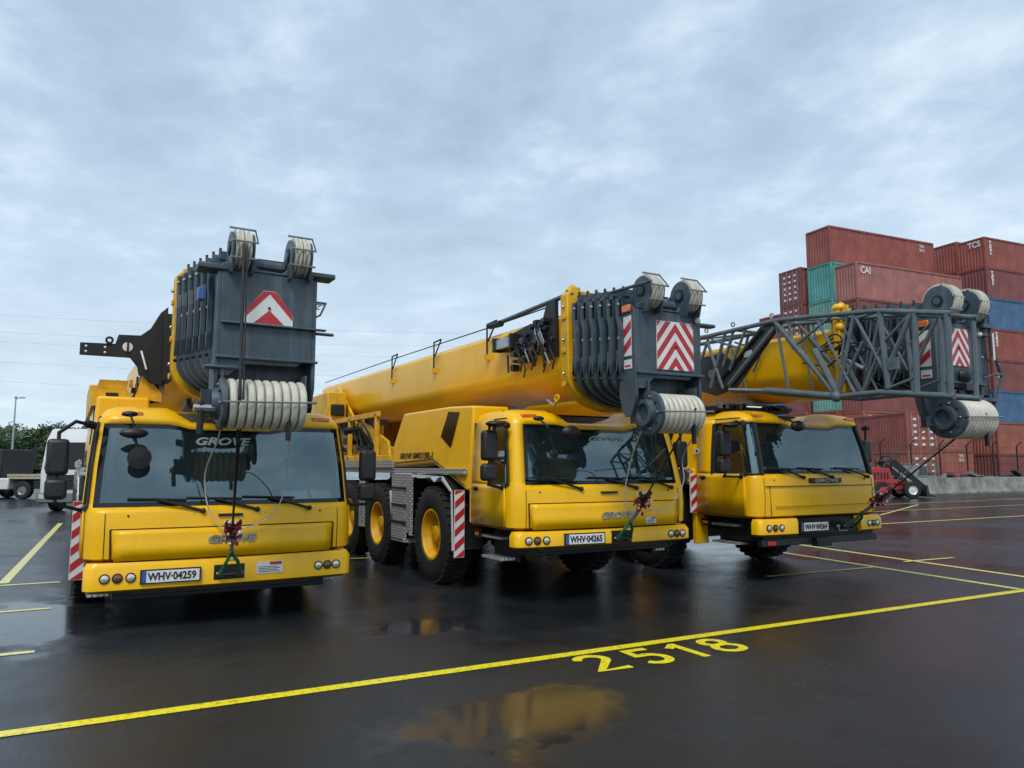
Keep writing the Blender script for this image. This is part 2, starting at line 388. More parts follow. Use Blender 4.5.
def bumper(root, p):
    hw = p['hw'] - .01; b0, b1 = p['b0'], p['b1']
    rows = [(b0, .05, .05), (b0 + .03, .0, .0), (b1 - .05, .0, .0), (b1, .03, .03), (b1 + .005, .2, .2)]
    def outline(ins, yi, xa, xb):
        c = []; H = hw - ins; r = .09; y0 = -.06 + yi
        n = 36
        allp = [(-H, .10)] + [(-H + r - r * math.cos(math.pi / 2 * i / 6), y0 + r - r * math.sin(math.pi / 2 * i / 6)) for i in range(7)]
        allp += [(x, y0 - .05 * (1 - (x / (H - r)) ** 2)) for x in [-(H - r) + 2 * (H - r) * i / n for i in range(1, n)]]
        allp += [(H - r + r * math.sin(math.pi / 2 * i / 6), y0 + r - r * math.cos(math.pi / 2 * i / 6)) for i in range(7)] + [(H, .10)]
        return [q for q in allp if xa <= q[0] <= xb]
    segs = [(-9, 9)] if p['style'] == 'A' else [(-9, -.58), (.72, 9)]
    objs = []
    for (xa, xb) in segs:
        mb = MB(); vs = []; nc = None
        for z, ins, yi in rows:
            c = outline(ins, yi, xa - (.05 if xa > -9 else 0), xb + (.05 if xb < 9 else 0))
            if nc is None: nc = len(c)
            c = (c + [c[-1]] * nc)[:nc]; vs += [(x, y, z) for x, y in c]
        fs = [(i * nc + j, i * nc + j + 1, (i + 1) * nc + j + 1, (i + 1) * nc + j) for i in range(4) for j in range(nc - 1)]
        fs += [tuple(i * nc for i in range(5)), tuple(i * nc + nc - 1 for i in range(5))]
        mb.add(vs, fs, YEL); o = mb.build('bumper', root, smooth=50); s = o.modifiers.new('s', 'SOLIDIFY'); s.thickness = .02; s.offset = -1
        objs.append(o)
    zc = (b0 + b1) / 2
    yb = lambda x: -.06 - .05 * (1 - (x / (hw - .09)) ** 2)
    for x, k in ((-1.13, 0), (-1.02, 1), (-.905, 0), (.93, 0), (1.03, 1), (1.13, 0)):
        yy = yb(x)
        w = MB(); w.lathe((x, yy - .002, zc), [(.01, .049), (-.010, .047), (-.012, .039)], BLK, 'y', 20); w.lathe((x, yy - .002, zc), [(-.006, .040), (-.014, .028), (-.018, .001)], LND if k else LEN, 'y', 20)
        w.build('indicator' if k else 'headlight', objs[0] if x < 0 else objs[-1])
    # number plate
    px = p['plate'][0]; w = MB(); yp = yb(px) - .018
    pz = zc if p['style'] == 'A' else zc
    tilt = Matrix.Translation((px, yp, pz)) @ Matrix.Rotation(-.05 if p['style'] == 'A' else -.02, 4, 'Z')
    w.box(-.275, .275, -.008, .02, -.068, .068, BLK, tilt); w.box(-.26, .26, -.012, .0, -.056, .056, WHT, tilt); w.box(-.26, -.222, -.0145, -.01, -.056, .056, BLUP, tilt)
    pl = w.build('number_plate', objs[0])
    text(p['plate'][1], .1, TXB, tilt @ face_front(.01, -.0145, 0), 'lettering', pl, ext=.002, width=.44, height=.078, bold=.003)
    # hitch
    w = MB(); hx = p['hx']
    w.box(hx - .15, hx + .15, yb(hx) - .006, yb(hx) + .02, zc - .075, zc + .075, BLK)
    w.box(hx - .11, hx - .05, yb(hx) - .05, yb(hx), zc - .05, zc + .03, PLA); w.box(hx + .05, hx + .11, yb(hx) - .05, yb(hx), zc - .05, zc + .03, PLA)
    w.tube((hx - .13, yb(hx) - .035, zc - .01), (hx + .13, yb(hx) - .035, zc - .01), .018, SIL)
    w.build('tow_hitch', root, bevel=.006)
    # sticker
    if p.get('stick'):
        x0, z0, w_, h_ = p['stick']; yy = -.1 if p['style'] == 'A' and z0 > b1 else yb(x0) - .003
        w = MB(); w.box(x0, x0 + w_, yy - .003, yy, z0, z0 + h_, WHT); w.box(x0 + w_ * .5, x0 + w_ * .95, yy - .006, yy - .003, z0 + h_ * .72, z0 + h_ * .96, RED)
        for k in range(4): w.box(x0 + .02, x0 + w_ * (.9 - .1 * (k % 2)), yy - .005, yy - .003, z0 + h_ * (.12 + .14 * k), z0 + h_ * (.17 + .14 * k), DS2)
        w.build('sticker', root)
    # dark apron behind/below
    w = MB()
    if p['style'] == 'A':
        w.box(-1.05, 1.05, .12, .8, b0 - .10, b0 + .18, BLK); w.box(-.9, .9, .1, .14, b0 - .06, b0, PLA)
    else:
        w.box(-1.2, 1.2, .0, .1, b0 - .14, b0 - .04, PLA); w.box(-1.15, 1.15, .03, .8, b0 - .08, p['zb'] - .01, BLK)
        w.box(-.5, .7, -.04, .06, b0 + .0, b0 + .08, BLK); w.box(-1.1, -.95, -.02, .02, b0 - .13, b0 - .07, RED); w.box(-.2, .1, -.08, .03, b0 - .17, b0 - .05, BLK)
        w.box(.3, .48, -.06, .0, b0 + .02, b0 + .11, WHT)
    w.build('under_apron', root, bevel=.01)

def wheel(root, x, y, r=.665, w=.39, side=-1, steer=0):
    e = empty('wheel', (x, y, r), R(steer), root)
    mb = MB(); h = w / 2
    prof = [(-h * .70, .34), (-h * .93, .38), (-h, .47), (-h * .97, .57), (-h * .86, r - .05), (-h * .78, r - .022), (h * .78, r - .022), (h * .86, r - .05), (h * .97, .57), (h, .47), (h * .93, .38), (h * .70, .34)]
    mb.lathe((0, 0, 0), prof, RUB, 'x', 48)
    for i in range(34):
        for s in (-1, 1):
            a = 2 * math.pi * (i + .5 * (s > 0)) / 34; M = Matrix.Rotation(a, 4, 'X')
            mb.box(s * h * .08, s * h * .88, -.035, .035, r - .03, r - .001, RUB, M @ Matrix.Rotation(R(12 * s), 4, 'Z'))
    mb.build('tyre', e, smooth=30)
    s = side; rm = MB(); f = lambda t: s * t
    rm.lathe((0, 0, 0), [(f(h * .72), .352), (f(h * .86), .355), (f(h * .86), .325), (f(h * .70), .315), (f(h * .30), .30), (f(h * .22), .285), (f(h * .18), .12), (f(h * .55), .11), (f(h * .6), .09), (f(h * .6), .001)], YEL2, 'x', 36)
    rm.lathe((0, 0, 0), [(f(-h * .72), .352), (f(-h * .5), .30), (f(h * .1), .29), (f(h * .1), .001)], BLK, 'x', 24)
    for i in range(10):
        a = 2 * math.pi * i / 10; rm.tube((f(h * .2), .19 * math.cos(a), .19 * math.sin(a)), (f(h * .34), .19 * math.cos(a), .19 * math.sin(a)), .016, SIL, n=6)
    rm.build('rim', e, smooth=30)
    return e

def chassis(root, p):
    w = MB(); w.box(-.45, .45, .6, 12.2, .62, 1.15, BLK)
    for y in (1.1, 3.5, 6.2, 9.0): w.box(-1.15, 1.15, y - .1, y + .1, .85, 1.3, BLK)
    for y in p['axles']: w.tube((-.95, y, .66), (.95, y, .66), .13, BLK); w.box(-.3, .3, y - .25, y + .25, .45, .9, BLK)
    w.build('chassis', root, bevel=.02)
    for y in p['axles']:
        st = p.get('steer', 0) if y < 5 else 0
        for s in (-1, 1): wheel(root, s * 1.19, y, side=s, steer=st)
    # deck
    w = MB(); w.box(-1.34, 1.34, 1.25, 12.3, 1.50, 1.575, TRD); w.build('deck', root)
    for s in (-1, 1):
        X = s * 1.37; a = p['axles']
        w = MB()
        w.box(min(X, X - s * .05), max(X, X - s * .05), a[0] + 1.06, a[0] + 1.62, .48, 1.49, TRD); w.box(min(X, X - s * .05), max(X, X - s * .05), a[0] + .80, a[0] + .96, .62, 1.49, TRD)
        w.box(min(X, X - s * .4), max(X, X - s * .4), a[0] + 1.0, a[0] + 1.62, .46, .50, TRD)
        for k in range(3): w.box(min(X + s * .02, X - s * .3), max(X + s * .02, X - s * .3), a[0] + 1.02, a[0] + 1.6, .75 + .26 * k, .77 + .26 * k, BLK)
        for k in (1, 2, 3, 4):
            if k < len(a): w.box(min(X, X - s * .04), max(X, X - s * .04), a[k] + .75, min(a[k] + 1.0, 12.3), .55, 1.49, TRD)
        w.box(min(X, X - s * .04), max(X, X - s * .04), a[0] + 1.62, 12.2, 1.585, 1.70, TRD)
        w.build('step_panel', root)
        # mudguard
        w = MB(); y0 = a[0]; pts = [(y0 - .82, .52), (y0 - .76, 1.28), (y0 - .44, 1.47), (y0 + .7, 1.49)]
        for (q0, q1) in zip(pts[:-1], pts[1:]):
            w.prism([q0, q1, (q1[0] + .012, q1[1] - .02), (q0[0] + .02, q0[1] - .01)], 'x', min(X, X - s * .42), max(X, X - s * .42), BLK)
            w.prism([q0, q1, (q1[0] + .03, q1[1] - .045), (q0[0] + .045, q0[1] - .01)], 'x', min(X + s * .012, X), max(X + s * .012, X), WHT)
        w.build('mudguard', root)
        if len(a) > 1:
            w = MB(); y0 = a[1]; w.prism([(y0 - .62, 1.22), (y0 - .70, 1.22), (y0 - .80, .78), (y0 - .74, .78)], 'x', min(X, X - s * .3), max(X, X - s * .3), WHT); w.build('splash_plate', root)
        # red and white warning board
        w = MB(); bx0, bx1 = (-1.42, -1.28) if s < 0 else (1.28, 1.42); z0, z1 = p['board']; yb_ = a[0] - p.get('bdy', .95)
        w.box(bx0, bx1, yb_, yb_ + .02, z0, z1, WHT); k = 0; z = z0 - .1
        while z < z1:
            q = [(bx0 + .004, z), (bx1 - .004, z + .11 * 1), (bx1 - .004, z + .20), (bx0 + .004, z + .09)]
            q = [(x, min(max(zz, z0 + .003), z1 - .003)) for x, zz in q]
            if s > 0: q = [(bx0 + bx1 - x, zz) for x, zz in q]
            if q[2][1] - q[0][1] > .03: w.prism(q, 'y', yb_ - .003, yb_, RED)
            z += .18
        if s > 0: continue
        bd = w.build('warning_board', root)
        w = MB(); w.box(min(s * 1.20, bx0, ) if s < 0 else 1.2, -1.30 if s < 0 else 1.42, yb_ + .022, yb_ + .05, z1 - .15, z1 - .1, BLK) if False else None
        w.tube((s * 1.15, yb_ + .04, z1 - .2), (s * 1.40, yb_ + .04, z1 - .2), .015, BLK); w.tube((s * 1.15, yb_ + .04, z0 + .1), (s * 1.40, yb_ + .04, z0 + .1), .015, BLK); w.build('board_bracket', bd)

def housing(root, p):
    for s in ((-1,) if not p.get('hboth') else (-1, 1)):
        poly = [(3.75, 2.44), (1.95, 2.43), (1.17, 2.39), (1.20, 1.30), (1.28, 1.30), (2.4, 1.66), (4.1, 1.60), (4.07, 1.94)]
        w = MB(); n = len(poly); xo, xi = s * 1.30, s * .72
        top = {0, 1, 2}
        vs = [(xo - s * (.05 if i in top else 0), *q) for i, q in enumerate(poly)] + [(xi, *q) for q in poly]
        fs = [tuple(range(n)), tuple(range(2 * n - 1, n - 1, -1))] + [(i, i + n, (i + 1) % n + n, (i + 1) % n) for i in range(n)]
        w.add(vs, fs, YEL); h = w.build('engine_housing', root, bevel=.03, seg=3)
        if s < 0:
            q = [(1.95, 2.36), (1.58, 2.33), (1.80, 1.86), (2.16, 2.02)]; w = MB()
            fx = lambda z: -1.30 + .05 * (z - 1.66) / .77
            vs = [(fx(b) - .006, a, b) for a, b in q]; vs2 = [(v[0] + .03, v[1], v[2]) for v in vs]
            w.add(vs + vs2, [(0, 1, 2, 3), (4, 7, 6, 5), (0, 4, 5, 1), (1, 5, 6, 2), (2, 6, 7, 3), (3, 7, 4, 0)], FRT); w.build('vent_grille', h)
            text(p['model'], .1, TXB, Matrix.Translation((0, 0, 0)) @ face_left(-1.302, 3.06, 1.765), 'lettering', h, ext=.002, width=1.35, height=.09, shear=.2, bold=.003)
        w = MB(); w.path([(s * 1.307, 1.30, 1.36), (s * 1.307, 2.4, 1.715), (s * 1.307, 4.0, 1.66)], .006, BLK); w.build('panel_seam', h)

def boom_poly(hw, zt, zb, rb=None):
    """U-shaped boom cross-section: flat top, round belly"""
    rb = (rb or hw) * .72; q = [(-hw + .05, zt), (-hw, zt - .06)]
    zc = zb + rb * .85
    for i in range(0, 17):
        a = math.pi + math.pi * i / 16; q.append((hw * math.cos(a), zc + rb * .85 * math.sin(a)))
    q += [(hw, zt - .06), (hw - .05, zt)]
    return q
def loft(mb, poly, y0, y1, m, k=0):
    n = len(poly); vs = [(x, y0, z + k * y0) for x, z in poly] + [(x, y1, z + k * y1) for x, z in poly]
    mb.add(vs, [tuple(range(n)), tuple(range(2 * n - 1, n - 1, -1))] + [(i, i + n, (i + 1) % n + n, (i + 1) % n) for i in range(n)], m)

def chevron(root_part, x0, x1, z0, z1, y, npk=2, style='B'):
    w = MB(); xm = (x0 + x1) / 2; H = z1 - z0; hw = (x1 - x0) / 2
    if style == 'A':   # clipped top corners, two broad chevrons
        w.prism([(x0, z0), (x1, z0), (x1, z0 + H * .32), (xm + hw * .25, z1), (xm - hw * .25, z1), (x0, z0 + H * .32)], 'y', y, y + .012, WHT)
        yy = y - .003
        w.prism([(x0 + .004, z0 + H * .16), (x0 + .004, z0 + H * .34), (xm - hw * .25, z1 - .004), (xm, z1 - .004), (xm, z1 - H * .08)][::-1], 'y', yy, y, RED)
        w.prism([(x1 - .004, z0 + H * .16), (x1 - .004, z0 + H * .34), (xm + hw * .25, z1 - .004), (xm + .0005, z1 - .004), (xm + .0005, z1 - H * .08)], 'y', yy, y, RED)
        w.prism([(xm - hw * .62, z0 + .004), (xm, z0 + H * .42), (xm + hw * .62, z0 + .004)], 'y', yy, y, RED)
    else:
        w.box(x0, x1, y, y + .012, z0, z1, WHT); yy = y - .003; st = H / (npk + .9)
        def cl(q):  # clip polygon to the board in z
            out = []
            for zc, keep in ((z0 + .003, 1), (z1 - .003, -1)):
                out = []
                for i in range(len(q)):
                    a, b = q[i], q[(i + 1) % len(q)]; ia = (a[1] - zc) * keep >= 0; ib = (b[1] - zc) * keep >= 0
                    if ia: out.append(a)
                    if ia != ib: t = (zc - a[1]) / (b[1] - a[1]); out.append((a[0] + (b[0] - a[0]) * t, zc))
                q = out
                if not q: return q
            return q
        k = -2
        while True:
            top = z1 - .02 - st * k
            if top < z0 + .02: break
            for s in (-1, 1):
                q = cl([(xm + s * .0006, top), (xm + s * (hw - .003), top - hw * 1.25), (xm + s * (hw - .003), top - hw * 1.25 - st * .5), (xm + s * .0006, top - st * .5)])
                if len(q) > 2: w.prism(q, 'y', yy, y, RED)
            k += 1
    w.ball((xm, y - .004, z0 + H * .48), .014, BLK, 8, 6)
    return w.build('warning_sign', root_part)

def sheave(mb, c, r, t, m, n=28):
    h = t / 2; mb.lathe(c, [(-h, r * .25), (-h, r * .80), (-h * .9, r), (-h * .5, r), (-h * .1, r * .84), (h * .1, r * .84), (h * .5, r), (h * .9, r), (h, r * .80), (h, r * .25), (-h, r * .25)], m, 'x', n)

def boom(root, p):
    k = p['slope']; yf = p['fr']; hw = .60; zt = 3.46; zb = p.get('bb', 2.46)
    mb = MB(); loft(mb, boom_poly(hw, zt, zb), yf, p['blen'], YEL, k)
    # stiffening ribs + welded strips
    b = mb.build('boom_section', root, smooth=30)
    w = MB(); pl = boom_poly(.68, 3.70, p.get('cb', 2.30) - .04); loft(w, pl, yf - .14, yf + .02, YEL2)
    w.box(-.60, -.48, yf - .12, yf, 3.70, 3.75, YEL2); w.box(.48, .60, yf - .12, yf, 3.70, 3.75, YEL2)
    w.tube((-.62, yf - .06, 3.68), (-.54, yf - .06, 3.76), .05, YEL2) if p['hook'] else None; 
    for z in (3.5, 3.1, 2.7): w.ball((-.695, yf - .06, z), .022, SIL, 6, 4); w.box(-.70, -.68, yf - .1, yf - .02, z - .16, z - .1, YEL2)
    w.build('front_collar', b, bevel=.012)
    # thin hose line + hook brackets along left upper edge
    w = MB(); w.path([(-.60, yf + .2, 3.6), (-.62, 2.0, 3.60), (-.62, 4, 3.63), (-.62, 6.1, 3.66), (-.62, p['blen'] - .3, 3.70)] if p['posts'] else [(-.60, yf + .1, 3.4), (-.60, yf + .6, 3.4)], .009, BLK)
    for y in p['posts']:
        zz = 3.62 + .014 * y
        w.tube((-.64, y, zz - .45), (-.64, y, zz), .014, BLK); w.tube((-.64, y, zz), (-.64, y - .3, zz + .01), .014, BLK); w.tube((-.64, y - .3, zz), (-.64, y - .03, zz - .25), .012, BLK)
        w.box(-.66, -.58, y - .04, y + .04, zz - .52, zz - .44, YEL2)
    w.build('hose_line', b)
    # telescoped sections, each with its collar
    n = p['ncol']; y0 = yf - .14; y1 = p['head'] + .24
    for i in range(n):
        t = i / (n - 1); h = .655 - .165 * t; a = p['ct'] - .05 * t; c = p.get('cb', 2.30) + .03 * t
        yy = y0 + (y1 - y0) * (i + .75) / n; w = MB()
        loft(w, boom_poly(h - .05, a - .05, c + .06), y0 + (y1 - y0) * (i - .3) / n, yy, DS2)
        pp = boom_poly(h, a, c); loft(w, pp, yy - .035, yy + .012, DST)
        # wavy stiffener strip down the flank
        for s in (-1, 1):
            zz = [a - .05, a - .25, a - .40, a - .75, a - .9, c + .55]
            dy = [.0, .0, .045, .045, .0, .0]
            for j in range(5):
                w.prism([(yy - dy[j] - .035, zz[j]), (yy - dy[j] + .01, zz[j]), (yy - dy[j + 1] + .01, zz[j + 1]), (yy - dy[j + 1] - .035, zz[j + 1])], 'x', s * (h - .02) if s < 0 else h - .02, s * (h + .022), DST)
        for s in (-1, 1):
            w.box(s * (h - .12) - .05, s * (h - .12) + .05, yy - .05, yy + .03, a - .02, a + .06, DST)
            w.prism([(yy - .02, a + .03), (yy + .02, a + .03), (yy + .005, a + .10), (yy - .01, a + .10)], 'x', s * (h - .08) - .012, s * (h - .08) + .012, DS2)
            for z in (a - .12, a - .5, a - .95): w.ball((s * (h + .012), yy - .03, z), .020, SIL if z > a - .7 else BLK, 8, 5)
        w.box(-.2, .2, yy - .04, yy + .02, a - .01, a + .035, DS2)
        w.build('telescopic_section', b, smooth=30)
    # boom head
    Y = p['head']; hd = MB(); H = .445; T = p['ht']
    for s in (-1, 1):
        q = [(Y, 2.46), (Y, (T + -0.02)), (Y + .10, (T + 0.06)), (Y + .28, (T + 0.08)), (Y + .30, (T + -0.04)), (Y + .30, 2.38), (Y + .26, 2.22), (Y + .20, 2.14), (Y + .10, 2.14), (Y + .04, 2.28), (Y, 2.36)]
        hd.prism(q, 'x', s * H - .018, s * H + .018, DST)
    hd.prism([(-.427, 2.66), (-.427, (T + 0.00)), (.427, (T + 0.00)), (.427, 2.62), (.36, 2.62), (.28, 2.56), (-.22, 2.56), (-.34, 2.44), (-.427, 2.44)], 'y', Y, Y + .03, DST)
    hd.box(-.427, .437, Y + .12, Y + .27, 2.62, (T + -0.02), DS2)
    hd.box(-.46, .48, Y - .035, Y - .001, 2.60, 2.625, DST)
    if p['caps']: hd.box(-.42, .55, Y - .05, Y - .001, 2.925, 2.945, DST)
    hd.prism([(-.427, (T + 0.00)), (-.427, (T + 0.06)), (-.16, (T + 0.08)), (-.10, (T + 0.03)), (.12, (T + 0.02)), (.18, (T + 0.08)), (.427, (T + 0.06)), (.427, (T + 0.00))], 'y', Y - .01, Y + .03, DST)
    hd.tube((-.14, Y + .1, (T + 0.09)), (.16, Y + .1, (T + 0.09)), .06, DST, n=12); hd.tube((-.3, Y + .25, (T + 0.06)), (.3, Y + .25, (T + 0.06)), .05, DST, n=12)
    for x in (-.427, .437):
        for z in (2.75, 3.05, 3.3): hd.ball((x * 1.045, Y + .08, z), .015, SIL, 6, 4)
    head = hd.build('boom_head', root, bevel=.008, smooth=30)
    def bracket(*q): w = MB(); w.box(*q, DST); w.build('guard_bracket', head, bevel=.012)
    if p['caps']:
        bracket(-.64, -.33, Y - .02, Y + .2, T - .015, T + .04); bracket(.36, .64, Y - .02, Y + .2, T + .025, T + .075); bracket(-.55, -.2, Y - .04, Y + .12, 2.50, 2.53)
        bracket(.475, .66, Y + .05, Y + .09, 2.90, 2.93)
    else: bracket(.475, .74, Y + .04, Y + .14, T - .11, T - .07)
    # top sheaves with their ears and rope guards
    for x in (-.27, .27):
        w = MB(); zc = T + .20 + p.get('sr', .185) - .185
        for dx in (-.038, .038): sheave(w, (x + dx, Y + .0, zc), p.get('sr', .185), .07, CRM)
        w.tube((x - .12, Y, zc), (x + .12, Y, zc), .045, DST, n=12)
        sh = w.build('top_sheave', head, smooth=30)
        w = MB()
        for s in (-1, 1):
            rr = p.get('sr', .185) * .86; q = [(Y + .34, T - .04), (Y - .10, T - .04)] + [(Y - rr * math.cos(R(t)), zc + rr * math.sin(R(t))) for t in range(-20, 171, 19)]
            w.prism(q, 'x', x + s * .092 - .01, x + s * .092 + .01, DST)
        w.lathe((x - .103, Y, zc), [(0, .07), (-.012, .07), (-.012, .05), (-.004, .045), (-.004, .001)], BLK, 'x', 16)
        for (dy, dz) in ((-.05, .19), (-.2, .03), (-.17, -.12)):
            w.tube((x - .12, Y + dy, zc + dz), (x + .12, Y + dy, zc + dz), .010, SIL, n=6)
        w.path([(x + .115, Y - .05, zc + .19), (x + .115, Y - .2, zc + .03)], .007, DS2)
        w.build('rope_guard', sh)
    # lower sheave pack
    w = MB(); zc = 2.175; nS = p['nsh']; xa, xb = p['pack']
    for i in range(nS):
        xx = xa + (xb - xa) * (i + .5) / nS; hh = (xb - xa) / nS * .47; rr = p.get('shr', .235)
        w.lathe((xx, Y - .03, zc), [(-hh, rr * .3), (-hh, rr * .80), (-hh * .80, rr * .95), (-hh * .35, rr), (hh * .35, rr), (hh * .80, rr * .95), (hh, rr * .80), (hh, rr * .3)], CRM, 'x', 32)
    w.tube((xa - .06, Y - .03, zc), (xb + .08, Y - .03, zc), .06, BLK, n=12)
    pk = w.build('lower_sheave_pack', head, smooth=30)
    w = MB(); w.tube((xa - .06, Y - .29, zc + .0), (xb + .06, Y - .29, zc + .02), .009, SIL, n=6)
    w.path([(xb + .06, Y - .29, zc + .02), (xb + .06, Y + .0, zc + .04)], .012, DST); w.path([(xa - .06, Y - .29, zc), (xa - .06, Y, zc)], .012, DST)
    w.box(xb + .01, xb + .03, Y - .06, Y + .3, zc - .05, zc + .3, DST)
    w.build('rope_guard', pk)
    w = MB()   # round end plate with bolts
    w.lathe((xa - .035, Y - .02, zc), [(.02, .24), (-.02, .24), (-.03, .22), (-.03, .15), (-.10, .14), (-.10, .10), (-.06, .09), (-.06, .001)], DST, 'x', 28)
    for i in range(10):
        a = 2 * math.pi * i / 10; w.ball((xa - .075, Y - .02 + .18 * math.cos(a), zc + .18 * math.sin(a)), .014, SIL if i % 2 else BLK, 6, 4)
    w.box(xa - .05, xa - .02, Y - .02, Y + .30, zc - .1, zc + .35, DST)
    if p['caps']:
        for i in range(5): w.box(xa - .22 + .02 * i, xa - .12, Y - .1 + .05 * i, Y - .07 + .05 * i, zc - .12, zc + .12 - .03 * i, DS2)
        w.tube((xa - .28, Y - .12, zc - .05), (xa - .1, Y - .12, zc - .05), .035, SIL); w.tube((xa - .22, Y - .12, zc - .28), (xa - .22, Y - .12, zc), .03, BLK)
    w.build('end_plate', pk, smooth=30)
    # dangling latch behind the pack
    w = MB(); w.box(xa + (xb - xa) * .74, xa + (xb - xa) * .80, Y - .20, Y - .16, zc - .33, zc - .05, BLK); w.build('strap', pk)
    sg = p['sign']; chevron(head, *sg[1:], Y - .016, style=sg[0])
    if sg[0] == 'B':
        w = MB(); X = -H - .020; y0 = Y + .06; y1 = Y + .20
        w.box(X - .004, X, y0, y1, 2.80, 3.24, WHT)
        for z in (2.82, 3.00, 3.16):
            q = [(y0 + .004, z + .10), (y1 - .004, z), (y1 - .004, z + .09), (y0 + .004, z + .19)]; q = [(a, min(b, 3.236)) for a, b in q]
            if z < 3.1: w.prism(q, 'x', X - .0075, X - .004, RED)
        w.build('side_sign', head)
        w = MB(); w.box(X - .03, X, Y + .06, Y + .20, 3.28, 3.36, ORG); w.build('marker_lamp', head, bevel=.01)
        w = MB(); w.box(X - .004, X, Y + .06, Y + .2, 2.66, 2.76, WHT); w.box(X - .006, X - .004, Y + .08, Y + .18, 2.68, 2.70, RED); w.build('sticker', head)
        w = MB(); w.ball((.40, Y - .03, 3.24), .035, WHT, 10, 6); w.build('marker_lamp', head)
    else:
        w = MB(); w.box(-.62, -.56, Y + .06, Y + .15, 3.14, 3.26, BLUP); w.build('sensor_box', head, bevel=.01)

def mirror_set(root, p):
    hw = p['hw']; Zt = p['Zt']; Zw = p['Zw']
    for s in (-1, 1):
        X = s * (hw + (p['mo'] if s < 0 else p['mor'])); y = p['my'] + (.06 if s > 0 and p['mor'] < .1 else 0); z1 = p['mz'] - (0 if s < 0 else .08)
        w = MB(); w.box(X - .095, X + .095, y - .05, y + .07, z1 - .35, z1, PLA); w.build('wing_mirror', root, bevel=.04, seg=3)
        w = MB(); w.box(X - .095, X + .095, y - .04, y + .08, z1 - .58, z1 - .38, PLA); w.build('wide_angle_mirror', root, bevel=.04, seg=3)
        w = MB(); xi = s * (hw - .04)
        w.path([(xi, .22, Zt - .03), (X * .55 + xi * .45, y - .02, Zt - .0), (X, y, z1 + .06), (X, y, z1 - .6), (X, y + .03, z1 - .62), (xi + s * .05, .25, Zw - .04)], .018, BLK)
        w.ball((xi + s * .03, .22, Zw - .03), .055, BLK, 10, 6); w.tube((xi, .2, Zt - .03), (xi + s * .08, .15, Zt - .01), .04, BLK)
        w.build('mirror_arm', root)
        if s < 0 and (p['style'] != 'A' or p.get('oval')):
            w = MB(); w.ball((X - s * .03, y - .1, z1 + .07), .13, PLA, 14, 8, (1, .7, .3)); w.build('kerb_mirror', root)

def front_mirror(root, x, z, kind):
    w = MB(); w.ball((x, .06, z), .075, BLK, 12, 6, (1, .6, .4)); w.path([(x, .05, z), (x + .03, -.12, z - .12)], .012, BLK)
    w.ball((x + .03, -.15, z - .20), .13, PLA, 16, 8, (1, .45, .40)) if kind == 'A' else w.ball((x + .34, -.12, z - .16), .13, PLA, 16, 8, (1, .45, .6))
    w.path([(x + .03, -.14, z - .2), (x + .08, -.14, z - .38)], .014, BLK)
    if kind == 'A': w.lathe((x + .09, -.15, z - .44), [(.03, .06), (.02, .105), (-.01, .11), (-.02, .001)], BLK, 'y', 20)
    else: w.lathe((x + .09, -.14, z - .42), [(.03, .03), (.02, .05), (-.01, .055), (-.02, .001)], BLK, 'y', 20)
    w.build('front_mirror', root)

